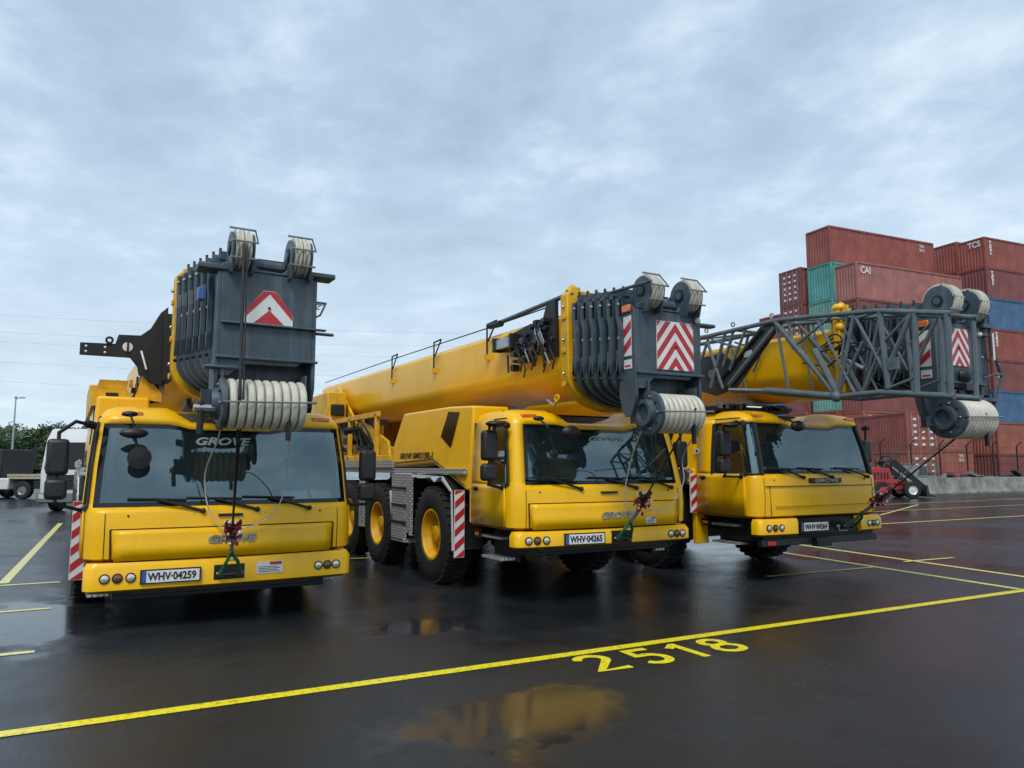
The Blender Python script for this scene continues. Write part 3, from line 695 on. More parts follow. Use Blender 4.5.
def hook_rig(root, p):
    """wire rope from the head down to the tow hitch, swivel with red flag, chain, green shackle, loose white ropes"""
    Y = p['head']; hx = p['hx']; zc = (p['b0'] + p['b1']) / 2
    A = Vector((p['ropex'], Y - .275, 2.175)); B = Vector((hx, -.16, zc + .05)); d = B - A
    w = MB(); top = Vector((p['ropex'], Y - .19, p['ht'] + .20))
    if p['ropetop']: w.path([top, A + Vector((0, .0, .05))], .014, WIRE)
    e = A + d * p['swv'][0]
    w.path([A + Vector((0, 0, .05)), e], .011, WIRE)
    if p['ropetop']: w.path([top + Vector((.03, 0, 0)), A + Vector((.03, 0, .05)), e], .008, WIRE)
    w.build('hoist_rope', root)
    w = MB(); s0 = A + d * p['swv'][0]; s1 = A + d * p['swv'][1]; rnd = random.Random(4)
    w.tube(s0, s1, .03, BLK)
    for i in range(70):
        t = s0.lerp(s1, .15 + .8 * rnd.random()); o = Vector((rnd.uniform(-1, 1), rnd.uniform(-.6, .6), rnd.uniform(-1, 1))) * .070
        w.ball(t + o, rnd.uniform(.010, .022), REDC if rnd.random() < .70 else (WHT if rnd.random() < .6 else BLK), 7, 5, (1, 1, rnd.uniform(.6, 1.6)))
    w.build('flag_swivel', root)
    w = MB(); c0 = s1; c1 = A + d * p['chain']; dd = c1 - c0; n = 5
    for i in range(n):
        a = c0 + dd * (i / n); b = c0 + dd * ((i + 1.15) / n); o = Vector((.016, 0, 0)) if i % 2 else Vector((0, .016, .01))
        w.tube(a + o, b + o, .008, SIL, n=6); w.tube(a - o, b - o, .008, SIL, n=6)
    w.tube(c0 + Vector((.0, -.01, -.0)), c0 + dd * .7 + Vector((0, -.01, 0)), .03, TXT, .022); w.build('chain', root)
    w = MB(); a = c1; zl = zc - .02
    for s in (-1, 1):
        w.path([a, Vector((hx + s * .055, (a.y - .15) / 2 - .03, (a.z + zl) / 2 + .02)), Vector((hx + s * .10, -.15, zl))], .018, GRN, n=8)
    w.tube((hx - .12, -.15, zl + .02), (hx + .12, -.15, zl + .02), .016, BLK); w.ball(a, .03, GRN, 8, 6); w.tube(a.lerp(B, .5) + Vector((-.04, 0, 0)), a.lerp(B, .5) + Vector((.04, 0, 0)), .012, WHT)
    w.build('shackle', root)
    for pts in p['ropes']:
        P = [Vector(q) for q in pts]; out = []
        P = [P[0]] + P + [P[-1]]
        for i in range(1, len(P) - 2):
            for t in [j / 6 for j in range(6)]:
                a, b, c, e2 = P[i - 1], P[i], P[i + 1], P[i + 2]
                out.append(.5 * ((2 * b) + (c - a) * t + (2 * a - 5 * b + 4 * c - e2) * t * t + (3 * b - a - 3 * c + e2) * t ** 3))
        out.append(P[-2]); w = MB(); w.path(out, .0075, ROPE, n=5)
        w.ball(out[0], .016, SIL, 6, 4); w.build('loose_rope', root)

def superstructure(root, p):
    w = MB(); # slewing platform with boom pivot plates
    w.box(-.9, .9, 4.8, 9.6, 1.62, 1.85, YEL2)
    for s in (-1, 1):
        w.prism([(5.0, 1.85), (10.4, 1.85), (10.4, 3.2), (9.6, 3.45), (8.2, 2.6), (6.4, 2.05)], 'x', s * .70 - .03, s * .70 + .03, YEL2)
    w.build('slewing_platform', root, bevel=.02)
    w = MB(); w.lathe((0, 6.6, 1.60), [(-.06, .8), (.04, .8)], BLK, 'z', 32, True); w.build('slewing_ring', root)
    w = MB()   # frame of the left flank: posts, rails, diagonal brace
    for y in (5.6, 7.3, 9.2): w.box(-1.12, -1.04, y - .04, y + .04, 1.7, 2.55, YEL2)
    w.box(-1.12, -1.04, 5.5, 9.4, 2.50, 2.60, YEL2); w.box(-1.12, -1.04, 4.8, 9.6, 1.70, 1.80, YEL2)
    w.prism([(5.1, 1.8), (5.5, 1.8), (7.1, 2.5), (6.9, 2.55), (5.2, 2.05)], 'x', -1.02, -.96, YEL2)
    w.build('side_frame', root, bevel=.01)
    w = MB(); rnd = random.Random(8)
    for i in range(14):
        y = rnd.uniform(5.6, 9); z = rnd.uniform(1.85, 2.4); w.box(-1.0, -.78, y, y + rnd.uniform(.1, .5), z, z + rnd.uniform(.05, .3), BLK if rnd.random() < .7 else PLA)
    for i in range(8):
        y = rnd.uniform(5.2, 8.5); w.path([(-1.0, y, 1.9), (-1.05, y + .3, rnd.uniform(1.9, 2.3)), (-1.0, y + .9, 2.45)], .018, BLK)
    w.build('hydraulics', root)
    w = MB(); w.box(-1.22, .2 - 1.0, 8.6, 11.2, 2.62, 3.22, YEL2); w.box(-1.15, -.85, 8.55, 8.6, 2.7, 2.95, BLK); w.box(-1.15, 1.15, 10.6, 12.0, 1.9, 3.1, YEL2)
    w.build('counterweight', root, bevel=.03)
    w = MB(); w.tube((0, 5.2, 1.9), (0, 2.6, 2.5), .16, DST, n=16); w.tube((0, 2.9, 2.43), (0, 1.9, 2.6), .11, SIL, n=16); w.build('lift_cylinder', root)

def extras_c1(root):
    # black side bracket plate
    q = [(-1.45, 2.86), (-1.45, 3.00), (-1.10, 3.01), (-1.07, 3.12), (-.84, 3.13), (-.74, 3.22), (-.64, 3.42), (-.56, 3.50), (-.56, 2.55), (-.72, 2.58), (-.80, 2.66), (-.84, 2.66), (-.86, 2.76), (-.94, 2.86)]
    w = MB(); w.prism(q, 'y', 1.30, 1.34, BLK)
    w.box(-.60, -.50, 1.2, 1.6, 2.60, 3.4, BLK)
    for x, z in ((-1.39, 2.96), (-1.39, 2.90), (-1.2, 2.96), (-1.2, 2.90)): w.lathe((x, 1.29, z), [(0, .014), (-.008, .001)], WHT, 'y', 8)
    w.lathe((-.97, 1.292, 2.98), [(.0, .055), (-.004, .05), (-.006, .001)], WHT, 'y', 14)
    w.box(-.98, -.96, 1.27, 1.29, 2.92, 3.04, BLK)
    w.lathe((-1.16, 1.30, 3.045), [(0, .045), (-.02, .045), (-.02, .02), (0, .02)], BLK, 'y', 14)
    w.tube((-.83, 1.25, 2.94), (-.77, 1.2, 2.72), .012, WHT); w.build('jib_bracket', root, bevel=.004)
    # winch / yellow boxes left of the boom
    w = MB(); w.box(-1.36, -.98, 1.45, 1.5, 2.28, 2.48, YEL2) if False else None
    w.box(-1.30, -.93, 1.5, 3.6, 2.30, 2.50, YEL2); w.prism([(-1.26, 2.50), (-1.23, 2.61), (-.93, 2.61), (-.95, 2.50)], 'y', 1.5, 3.4, YEL2)
    w.box(-1.16, -1.03, 1.49, 1.50, 2.42, 2.46, BLK); w.build('tool_box', root, bevel=.012)
    w = MB(); rnd = random.Random(3)
    for i in range(26):
        x = rnd.uniform(-.92, -.62); z = rnd.uniform(2.36, 2.62 if x < -.8 else 2.5); y = rnd.uniform(1.4, 1.8)
        w.box(x, x + rnd.uniform(.02, .09), y, y + .1, z, z + rnd.uniform(.03, .12), rnd.choice([BLK, YEL2, PLA, YEL2, SIL]))
    for i in range(7):
        x = rnd.uniform(-.92, -.66); w.path([(x, 1.45, 2.35), (x + .05, 1.4, 2.5), (x + rnd.uniform(-.05, .1), 1.5, 2.66)], .012, rnd.choice([BLK, YEL2]))
    w.prism([(-.86, 2.40), (-.80, 2.66), (-.70, 2.60), (-.58, 2.46), (-.58, 2.36)], 'y', 1.36, 1.42, YEL2)
    w.build('hydraulics', root)
    # mesh basket / ladder behind the head, right
    w = MB()
    for i in range(7): w.tube((.58 + .045 * i, -.2, 3.40 - .0 * i), (.60 + .03 * i, -.15, 3.16 + .03 * i), .007, SIL, n=5)
    for j in range(5): w.tube((.56, -.2, 3.40 - .055 * j), (.88 - .05 * j, -.2, 3.40 - .055 * j), .008, SIL, n=5)
    w.path([(.56, -.2, 3.42), (.90, -.2, 3.42), (.84, -.2, 3.28), (.60, -.2, 3.14)], .011, DST)
    w.build('mesh_basket', root)

def extras_c2(root):
    w = MB(); w.tube((-.60, 1.95, 3.62), (-.62, -.22, 3.66), .030, DST, n=10); w.tube((-.62, 1.95, 3.62), (-.62, 1.6, 3.60), .05, BLK)
    w.build('stay_rod', root)
    w = MB(); w.tube((-.50, -.85, 3.55), (-.42, -1.45, 3.56), .02, DST); w.build('guard_rail', root)
    w = MB(); rnd = random.Random(5)
    w.prism([(1.55, 3.18), (1.55, 3.36), (1.1, 3.40), (.7, 3.44), (.42, 3.40), (.30, 3.62), (.10, 3.64), (.08, 2.95), (.35, 2.92), (.5, 3.06), (.8, 3.02), (1.0, 3.14)], 'x', -.66, -.61, BLK)
    w.box(-.76, -.66, 1.08, 1.50, 3.20, 3.33, SIL); w.box(-.78, -.64, 1.02, 1.08, 3.17, 3.36, BLK); w.box(-.78, -.64, 1.50, 1.56, 3.17, 3.36, BLK)
    for i in range(46):
        y = rnd.uniform(.12, 1.15); z = rnd.uniform(3.0, 3.40) - .12 * (y > .7) * rnd.random(); e = .02 + .05 * rnd.random()
        if i % 3: w.tube((-.62, y, z), (-.70 - rnd.random() * .06, y, z), e * .7, rnd.choice([BLK, PLA, DS2]), n=8)
        else: w.box(-.74, -.62, y, y + e * 1.6, z, z + e, rnd.choice([BLK, PLA, DS2]))
    for i in range(14):
        y = rnd.uniform(.15, 1.0); z = rnd.uniform(3.05, 3.35); w.path([(-.70, y, z), (-.77, y - .12, z - .08), (-.76, y - .2, z - .22), (-.70, y - .05, z - .3)], .011, rnd.choice([BLK, BLK, PLA, SIL]))
    for y in (.55, 1.25): w.tube((-.70, y, 3.1), (-.70, y - .02, 2.86), .014, BLK)
    w.build('jib_bracket', root)
    w = MB(); w.path([(-.62, .35, 2.42), (-.62, .2, 2.35), (-.62, .1, 2.42)], .02, SIL); w.lathe((-.66, .05, 2.42), [(0, .05), (-.02, .05), (-.02, .03), (0, .03)], YEL, 'x', 12)
    w.build('lock_pin', root)

def extras_c3(root):
    # folded lattice jib on the left flank of the boom
    xl, xr = -1.15, -.68
    up = [(2.6, 3.60), (1.0, 3.57), (-.33, 3.585), (-1.0, 3.53), (-1.85, 3.44), (-2.75, 3.25)]
    lo = [(2.6, 2.95), (.50, 2.70), (-1.26, 2.465), (-1.85, 2.47), (-2.72, 2.35)]
    j = empty('lattice_jib', (0, 0, 0), 0, root)
    w = MB()
    for x in (xl, xr):
        w.path([(x, y, z) for y, z in up], .032, LAT, n=10); w.path([(x, y, z) for y, z in lo[1:]], .036, LAT, n=10)
    w.tube((xl - .02, .55, 2.715), (xl - .02, -.15, 2.64), .026, SIL, n=10); w.tube((xl - .02, -.12, 2.64), (xl - .02, -1.2, 2.475), .05, LAT, n=12); w.ball((xl - .02, -1.26, 2.465), .07, LAT, 10, 6)
    w.build('chord', j)
    w = MB(); seg = [((.45, 3.58), (.68, 3.08), .022), ((.95, 3.58), (1.3, 2.9), .022), ((.20, 3.58), (.55, 3.0), .02), ((-.33, 3.57), (-1.24, 2.49), .038), ((-.95, 3.10), (-1.27, 2.50), .045),
                     ((-.33, 3.56), (-.62, 3.16), .02), ((-1.25, 3.50), (-.60, 3.17), .018), ((-.55, 3.55), (-.62, 3.17), .02), ((-1.27, 2.48), (-1.55, 3.45), .024), ((-1.90, 3.42), (-1.95, 2.50), .034), ((-2.30, 3.35), (-1.97, 2.75), .030), ((-2.28, 3.33), (-1.92, 3.05), .018),
                     ((-2.33, 3.33), (-2.30, 2.42), .034), ((-2.70, 3.26), (-2.68, 2.36), .034), ((-1.27, 2.50), (-1.65, 3.10), .018), ((-1.45, 3.46), (-1.27, 2.52), .016), ((-1.92, 2.5), (-2.30, 2.60), .018), ((.62, 3.56), (.95, 2.78), .026), ((1.0, 3.5), (.70, 2.74), .024), ((.35, 3.3), (.9, 3.5), .018), ((-.35, 3.5), (-.52, 2.56), .02), ((-.62, 3.16), (-1.2, 2.55), .016), ((-1.0, 3.5), (-1.5, 2.5), .02), ((-1.55, 3.45), (-1.90, 2.75), .02), ((-1.62, 2.5), (-1.88, 3.0), .016)]
    for (a, b, r) in seg:
        w.tube((xl, *a), (xl, *b), r, LAT, n=8); w.tube((xr, *a), (xr, *b), r * .85, LAT, n=8)
    for y, z in [(1.6, 3.58), (.4, 3.57), (-.33, 3.58), (-1.25, 3.5), (-1.9, 3.43), (-2.7, 3.25), (-1.26, 2.46), (-2.3, 2.41), (-2.7, 2.35), (.5, 2.7)]:
        w.tube((xl, y, z), (xr, y, z), .022, LAT, n=8)
    for a, b in (((xl, -.33, 3.58), (xr, -1.25, 3.5)), ((xr, -1.25, 3.5), (xl, -1.9, 3.43)), ((xl, -1.9, 2.46), (xr, -1.26, 2.46)), ((xl, 1.6, 3.58), (xr, .4, 3.57))): w.tube(a, b, .016, LAT, n=6)
    w.box(xl - .02, xl + .02, -2.10, -1.9, 2.72, 2.86, LAT)
    w.build('lacing', j)
    w = MB()   # folding link: a broad plated strut running down to the left
    q = [(-.40, 3.60), (-.10, 3.58), (.80, 2.78), (.55, 2.74), (.42, 2.76)]
    w.prism([(-.42, 3.58), (-.22, 3.60), (.02, 3.54), (.92, 2.80), (.50, 2.74)], 'x', xl + .05, xl + .09, DS2)
    w.tube((xl + .02, -.30, 3.50), (xl + .02, .60, 2.78), .035, LAT); w.tube((xl + .02, -.05, 3.50), (xl + .02, .80, 2.86), .02, BLK)
    w.box(xl + .03, xl + .05, .15, .30, 3.15, 3.25, SIL); w.build('folding_strut', j, bevel=.006)
    w = MB(); w.prism([(.55, 2.74), (.62, 3.16), (.80, 3.30), (1.30, 3.28), (1.45, 2.80), (.95, 2.66)], 'x', xl + .10, xl + .13, DS2); w.tube((xl + .06, 1.0, 3.0), (xl + .16, 1.0, 3.0), .07, LAT, n=12); w.build('foot_plate', j, bevel=.006)
    w = MB()
    for y in (1.0, .45, -.28): w.lathe((xl - .0, y, 3.66), [(0, .04), (-.02, .04), (-.02, .025), (0, .025)], SIL, 'x', 10)
    w.build('lifting_eye', j)
    w = MB(); rnd = random.Random(9)
    for i in range(7):
        cy, cz, ra, rb = rnd.uniform(-1.35, -.95), rnd.uniform(2.95, 3.2), rnd.uniform(.1, .32), rnd.uniform(.06, .14); xx = xl + .1 + .03 * i
        w.path([(xx, cy + ra * math.cos(t * .5), cz + rb * math.sin(t * .5)) for t in range(rnd.randint(7, 13))], .011, rnd.choice([BLK, BLK, PLA]))
    w.path([(xl + .3, -1.7, 3.0), (xl + .3, -1.3, 3.12), (xl + .3, -.9, 2.9), (xl + .3, -.5, 3.0)], .012, BLK)
    w.tube((xl + .06, -1.3, 2.95), (xl + .04, -1.62, 2.78), .025, SIL); w.build('hose_bundle', j)
    w = MB(); w.box(-1.22, .35, .80, 1.15, 2.425, 2.50, BLK); rnd = random.Random(31)
    for i in range(16): x = rnd.uniform(-1.2, .3); w.box(x, x + rnd.uniform(.04, .16), .76, .95, 2.46, 2.46 + rnd.uniform(.03, .09), rnd.choice([BLK, PLA, LAT]))
    w.tube((-1.2, .78, 2.53), (.3, .78, 2.53), .015, LAT); w.build('roof_walkway', root, bevel=.006)
    # yellow pillar with round knobs on the collar
    w = MB(); w.box(-.77, -.69, -1.04, -.94, 2.55, 3.68, YEL2); w.ball((-.73, -1.0, 3.68), .06, YEL, 12, 8, (1, 1.5, .9)); w.ball((-.73, -1.02, 3.42), .065, YEL, 12, 8); w.build('guide_post', root, bevel=.01)
    # side frame right of the head
    Y = -2.12; w = MB()
    w.prism([(Y + .1, 2.36), (Y + .1, 3.40), (Y + .5, 3.40), (Y + .5, 2.45), (Y + .38, 2.05), (Y + .25, 1.98)], 'x', .74, .77, DS2)
    w.box(.47, .74, Y + .10, Y + .13, 2.5, 3.36, DS2); w.box(.47, .80, Y + .02, Y + .09, 2.42, 2.46, DST); w.box(.47, .80, Y + .02, Y + .09, 3.36, 3.41, DST)
    w.tube((.78, Y + .05, 3.38), (.80, Y + .05, 3.0), .02, DST); w.path([(.80, Y + .05, 3.1), (.98, Y + .05, 2.75), (.80, Y + .05, 2.44), (.60, Y + .2, 2.02)], .022, DST)
    w.path([(.5, Y + .02, 2.70), (.7, Y - .02, 2.76), (.97, Y + .05, 2.78)], .016, DST); w.tube((.80, Y + .03, 3.30), (.80, Y + .03, 2.95), .014, WHT); w.ball((.62, Y + .08, 2.98), .02, SIL, 8, 6)
    w.build('side_frame', root)
    w = MB(); w.ball((.0, Y - .06, 2.70), .085, BLK, 10, 6, (1.4, .6, 1)); w.box(-.12, .0, Y - .05, Y - .002, 2.44, 2.52, BLK); w.box(-.04, .12, Y - .09, Y - .04, 2.52, 2.60, PLA); w.build('hook_stowage', root)
    w = MB(); w.prism([(-.60, 2.42), (-.44, 2.42), (-.44, 2.10), (-.50, 2.20), (-.58, 2.32)], 'y', Y + .1, Y + .13, DST); w.tube((-.52, Y + .1, 2.2), (-.54, Y + .1, 2.08), .03, DST); w.build('rope_anchor', root)
    # broad yellow fender panel behind the cab, carries the small plate
    w = MB(); w.prism([(-1.30, .46), (-1.30, 1.30), (-1.34, 1.56), (-1.15, 1.56), (-1.05, .46)], 'y', 1.18, 1.26, YEL); w.build('fender_panel', root, bevel=.01)
    w = MB(); w.box(-1.315, -1.312, 1.06, 1.16, 1.80, 1.87, WHT); w.box(-1.318, -1.315, 1.08, 1.13, 1.82, 1.85, BLK); w.build('sticker', root)

# ------------------------------------------------------------------ the three cranes
AX = [2.30, 4.66, 6.30, 9.1, 10.75]
def crane(p):
    root = empty('mobile_crane', p['loc'], R(p['rot'])); tag(root, p['label'], 'mobile crane', 'yellow mobile cranes parked side by side')
    cab, g = make_cab(root, p); make_front(root, p, cab); bumper(root, p)
    chassis(root, p); housing(root, p); boom(root, p); superstructure(root, p); mirror_set(root, p); hook_rig(root, p)
    for o in root.children:
        if o.name.startswith(('boom_', 'boom_head')): o.location.x += p['bx']
    for x in (-.95, 1.0):
        w = MB(); w.box(x - .1, x + .1, .26 - .04, .36, p['Zt'] + .075, p['Zt'] + .125, ORG); w.build('roof_marker_lamp', root, bevel=.012)
    return root
p1 = dict(bx=.08, wide=True, hook=False, ct=3.66, ht=3.44, loc=(1.185, 8.42, 0), rot=2.0, hw=1.32, zb=.68, Zw=1.205, Zt=2.04, cabD=1.15, dr=1.06, wb=.62, wf=.2, style='A', b0=.39, b1=.675, gx=.02, gz=.87, wgx=-.07, wg=1,
          wipers=[(-.27, 0), (.27, 0), (.82, 0)], plate=(-.55, 'WHV\u00b704259'), hx=.0, stick=(.27, .49, .27, .12), axles=AX, board=(.36, 1.22), model='GROVE GMK5150L',
          slope=.012, fr=.44, blen=9.5, posts=[], ncol=6, head=-1.12, caps=True, nsh=9, pack=(-.36, .34), sign=('A', -.22, .23, 2.95, 3.27),
          mo=.26, mor=.20, my=.06, mz=1.87, papers=[(.62, .92, .34, 5), (.95, 1.17, .33, -8)], steer=0, ropex=-.20, ropetop=True, swv=(.72, .80), chain=.90,
          ropes=[[(-.30, -1.1, 2.05), (-.29, -.9, 1.86), (-.30, -.3, 1.55), (-.24, -.15, 1.2), (-.12, -.14, 1.0), (0, -.16, .93)], [(.36, -1.1, 2.05), (.42, -.7, 1.85), (.50, -.3, 1.45), (.46, -.15, 1.18), (.30, -.14, 1.02), (.12, -.14, .97), (.02, -.16, .95)]],
          label='yellow mobile crane at the left, wide grey boom head over its windscreen, plate ending 259')
r1 = crane(p1); front_mirror(r1, -.98, 2.13, 'A'); extras_c1(r1)
p2 = dict(p1, bx=0, wide=False, hook=True, ct=3.56, ht=3.31, blen=11.5, loc=(5.42, 7.6, 0), rot=0, hw=1.30, zb=.87, Zw=1.39, Zt=2.11, b0=.66, b1=.86, gx=.08, gz=1.02, wgx=.10, plate=(-.40, 'WHV\u00b704265'), hx=.14, stick=(.52, .905, .16, .075), board=(.44, 1.30),
          model='GROVE GMK5150L-1', fr=-.08, posts=[2.0, 4.0, 6.1], head=-1.22, caps=False, nsh=8, shr=.215, pack=(-.27, .30), sign=('B', -.18, .34, 2.66, 3.20), mo=.24, mor=.05, my=.12, mz=2.02, oval=True,
          papers=[(.75, 1.15, .33, 4)], ropex=.12, ropetop=False, swv=(.66, .78), chain=.90, wipers=[(-.40, 0), (.42, 0), (.98, 0)],
          ropes=[[(-.30, -1.1, 2.0), (.05, -.5, 1.80), (.1, -.3, 1.5), (.12, -.2, 1.2), (.22, -.2, 1.08), (.36, -.22, 1.1)], [(.6, -1.0, 2.05), (1.05, -.2, 1.72), (1.10, -.15, 1.42), (.9, -.15, 1.14), (.6, -.15, 1.07), (.40, -.2, 1.12), (.3, -.25, 1.2)]],
          label='yellow mobile crane in the middle, smooth yellow boom and stacked grey sections, plate ending 265')
r2 = crane(p2); front_mirror(r2, -.92, 2.17, 'B'); extras_c2(r2)
p3 = dict(p2, cb=2.58, bb=2.56, ct=3.60, ht=3.36, sr=.215, loc=(9.12, 7.5, 0), hw=1.30, zb=.89, Zw=1.50, Zt=2.22, cabD=1.20, dr=1.12, wb=.80, wf=.2, style='B', b0=.65, b1=.885, plate=(-.30, 'WHV\u00b704264'), hx=.42, stick=None, board=(.92, 1.50), bdy=1.15, wg=0,
          fr=-.86, posts=[2.0], head=-2.12, nsh=9, shr=.245, pack=(-.32, .28), sign=('B', -.24, .18, 2.82, 3.28), mo=.44, mor=-.04, my=.10, mz=2.09, ropex=.0, swv=(.72, .82), chain=.90,
          wipers=[(-.40, 0), (.20, 0), (.98, 0)], ropes=[[(-.45, -2.0, 2.1), (.2, -1.0, 1.75), (.62, -.4, 1.28), (.60, -.4, 1.22)], [(.45, -2.1, 2.1), (.60, -1.3, 1.80), (.75, -.6, 1.35), (.62, -.4, 1.22)]],
          label='yellow mobile crane at the right with a grey lattice jib folded along its boom')
r3 = crane(p3); extras_c3(r3)
w = MB(); w.ball((-.55, -.12, 2.17), .11, PLA, 14, 8, (1.2, .6, .7)); w.path([(-.55, -.1, 2.2), (-.5, .15, 2.30)], .014, BLK); w.build('front_mirror', r3)

# ------------------------------------------------------------------ ground
def mat_ground():
    m, nt, b = nodes('wet_asphalt'); N = nt.nodes; L = nt.links
    tc = N.new('ShaderNodeTexCoord')
    def noise(s, d=4, r=.55):
        n = N.new('ShaderNodeTexNoise'); n.inputs['Scale'].default_value = s; n.inputs['Detail'].default_value = d; n.inputs['Roughness'].default_value = r
        L.new(tc.outputs['Object'], n.inputs['Vector']); return n
    big = noise(.22, 5); mid = noise(1.5, 8, .66); fine = noise(90, 2, .7); grain = noise(150, 2)
    cr = N.new('ShaderNodeValToRGB'); e = cr.color_ramp.elements; e[0].position = .35; e[0].color = (.011, .0125, .0145, 1); e[1].position = .7; e[1].color = (.033, .037, .042, 1)
    mx = N.new('ShaderNodeMath'); mx.operation = 'ADD'; mul = N.new('ShaderNodeMath'); mul.operation = 'MULTIPLY'; mul.inputs[1].default_value = .35
    L.new(mid.outputs['Fac'], mul.inputs[0]); 
    sub = N.new('ShaderNodeMath'); sub.operation = 'MULTIPLY_ADD'; sub.inputs[1].default_value = .65; L.new(big.outputs['Fac'], sub.inputs[0]); L.new(mul.outputs[0], sub.inputs[2])
    L.new(sub.outputs[0], cr.inputs['Fac'])
    gm = N.new('ShaderNodeMixRGB'); gm.blend_type = 'OVERLAY'; gm.inputs['Fac'].default_value = .85; L.new(cr.outputs['Color'], gm.inputs[1]); L.new(grain.outputs['Fac'], gm.inputs[2])
    L.new(gm.outputs[0], b.inputs['Base Color'])
    # standing water: a few shallow puddles with ragged edges
    pz = None
    for (cx, cy, ax, ay) in ((2.45, 4.45, 1.0, .62), (-.6, 9.5, .8, 1.6), (11.6, 9.3, 1.0, 1.1), (2.9, 7.2, .7, .35)):
        mp = N.new('ShaderNodeMapping'); mp.inputs['Location'].default_value = (-cx / ax, -cy / ay, 0); mp.inputs['Scale'].default_value = (1 / ax, 1 / ay, 0); L.new(tc.outputs['Object'], mp.inputs['Vector'])
        ln = N.new('ShaderNodeVectorMath'); ln.operation = 'LENGTH'; L.new(mp.outputs[0], ln.inputs[0])
        if pz is None: pz = ln.outputs['Value']
        else:
            mn = N.new('ShaderNodeMath'); mn.operation = 'MINIMUM'; L.new(pz, mn.inputs[0]); L.new(ln.outputs['Value'], mn.inputs[1]); pz = mn.outputs[0]
    rag = N.new('ShaderNodeMath'); rag.operation = 'MULTIPLY_ADD'; rag.inputs[1].default_value = 2.6; L.new(mid.outputs['Fac'], rag.inputs[0]); L.new(pz, rag.inputs[2])
    pm = N.new('ShaderNodeMapRange'); pm.inputs['From Min'].default_value = 2.0; pm.inputs['From Max'].default_value = 2.45; L.new(rag.outputs[0], pm.inputs['Value'])   # 0 in the puddle
    rr = N.new('ShaderNodeValToRGB'); q = rr.color_ramp.elements; q[0].position = .40; q[0].color = (.14,) * 3 + (1,); q[1].position = .60; q[1].color = (.33,) * 3 + (1,)
    q2 = rr.color_ramp.elements.new(.50); q2.color = (.24,) * 3 + (1,)
    L.new(sub.outputs[0], rr.inputs['Fac'])
    rmx = N.new('ShaderNodeMix'); rmx.data_type = 'FLOAT'; rmx.inputs['A'].default_value = .10; L.new(pm.outputs[0], rmx.inputs['Factor']); L.new(rr.outputs['Color'], rmx.inputs['B']); L.new(rmx.outputs[0], b.inputs['Roughness'])
    b.inputs['IOR'].default_value = 1.34; b.inputs['Specular IOR Level'].default_value = .5
    bp = N.new('ShaderNodeBump'); bp.inputs['Strength'].default_value = .25; bp.inputs['Distance'].default_value = .007
    L.new(fine.outputs['Fac'], bp.inputs['Height'])
    st = N.new('ShaderNodeMapRange'); st.inputs['From Min'].default_value = .42; st.inputs['From Max'].default_value = .6; st.inputs['To Min'].default_value = .25; st.inputs['To Max'].default_value = .8
    L.new(sub.outputs[0], st.inputs['Value']); sm = N.new('ShaderNodeMath'); sm.operation = 'MULTIPLY'; L.new(st.outputs['Result'], sm.inputs[0]); L.new(pm.outputs[0], sm.inputs[1]); L.new(sm.outputs[0], bp.inputs['Strength']); L.new(bp.outputs['Normal'], b.inputs['Normal'])
    return m
w = MB(); w.add([(-900, -300, 0), (1500, -300, 0), (1500, 1500, 0), (-900, 1500, 0)], [(0, 1, 2, 3)], mat_ground()); g = w.build('ground', smooth=0); tag(g, kind='structure')
def mat_line(name, c):
    m, nt, b = nodes(name); N = nt.nodes; L = nt.links; tc = N.new('ShaderNodeTexCoord'); no = N.new('ShaderNodeTexNoise'); no.inputs['Scale'].default_value = 28; no.inputs['Detail'].default_value = 8; no.inputs['Roughness'].default_value = .8
    L.new(tc.outputs['Object'], no.inputs['Vector']); cr = N.new('ShaderNodeValToRGB'); e = cr.color_ramp.elements; e[0].position = .39; e[0].color = (*[x * .18 + .01 for x in c], 1); e[1].position = .47; e[1].color = (*c, 1)
    L.new(no.outputs['Fac'], cr.inputs['Fac']); L.new(cr.outputs['Color'], b.inputs['Base Color']); b.inputs['Roughness'].default_value = .3; return m
LY = mat_line('line_paint_yellow', (.90, .76, .02)); LP = mat_line('line_paint_pale', (.78, .72, .22))
def line(x0, y0, x1, y1, wd, m, name='painted_line', z=.004):
    a = Vector((x0, y0, 0)); b = Vector((x1, y1, 0)); d = (b - a).normalized(); n = Vector((-d.y, d.x, 0)) * wd / 2
    w = MB(); w.add([(a - n) + Vector((0, 0, z)), (b - n) + Vector((0, 0, z)), (b + n) + Vector((0, 0, z)), (a + n) + Vector((0, 0, z))], [(0, 1, 2, 3)], m)
    return tag(w.build(name, smooth=0), kind='structure')
line(-14, 5.62, 11.9, 5.62, .12, LY)
line(-1.14, 12.62, -1.0, 25, .12, LP)
for y in (12.42, 10.2, 7.92): line(-9, y, -.45, y, .10, LP)
line(-1.4, 33, 12, 33, .12, LP)
line(3.0, 13.4, 4.6, 12.9, .07, LP)
line(10.66, 5.70, 11.35, 11.0, .12, LP); line(11.72, 5.1, 12.75, 11.6, .12, LP)
line(8.6, 8.08, 10.9, 8.0, .08, LP, z=.008); line(11.95, 8.2, 13.25, 8.15, .08, LP, z=.008)
line(17.5, 13.8, 40, 13.8, .13, LP); line(18, 17.5, 46, 17.8, .10, LP); line(22.5, 16.2, 30, 19.8, .1, LP, z=.008); line(25, 20.5, 50, 21.2, .1, LP)
def arc(cx, cy, rx, ry, a0, a1, n=12): return [(cx + rx * math.cos(R(a0 + (a1 - a0) * i / n)), cy + ry * math.sin(R(a0 + (a1 - a0) * i / n))) for i in range(n + 1)]
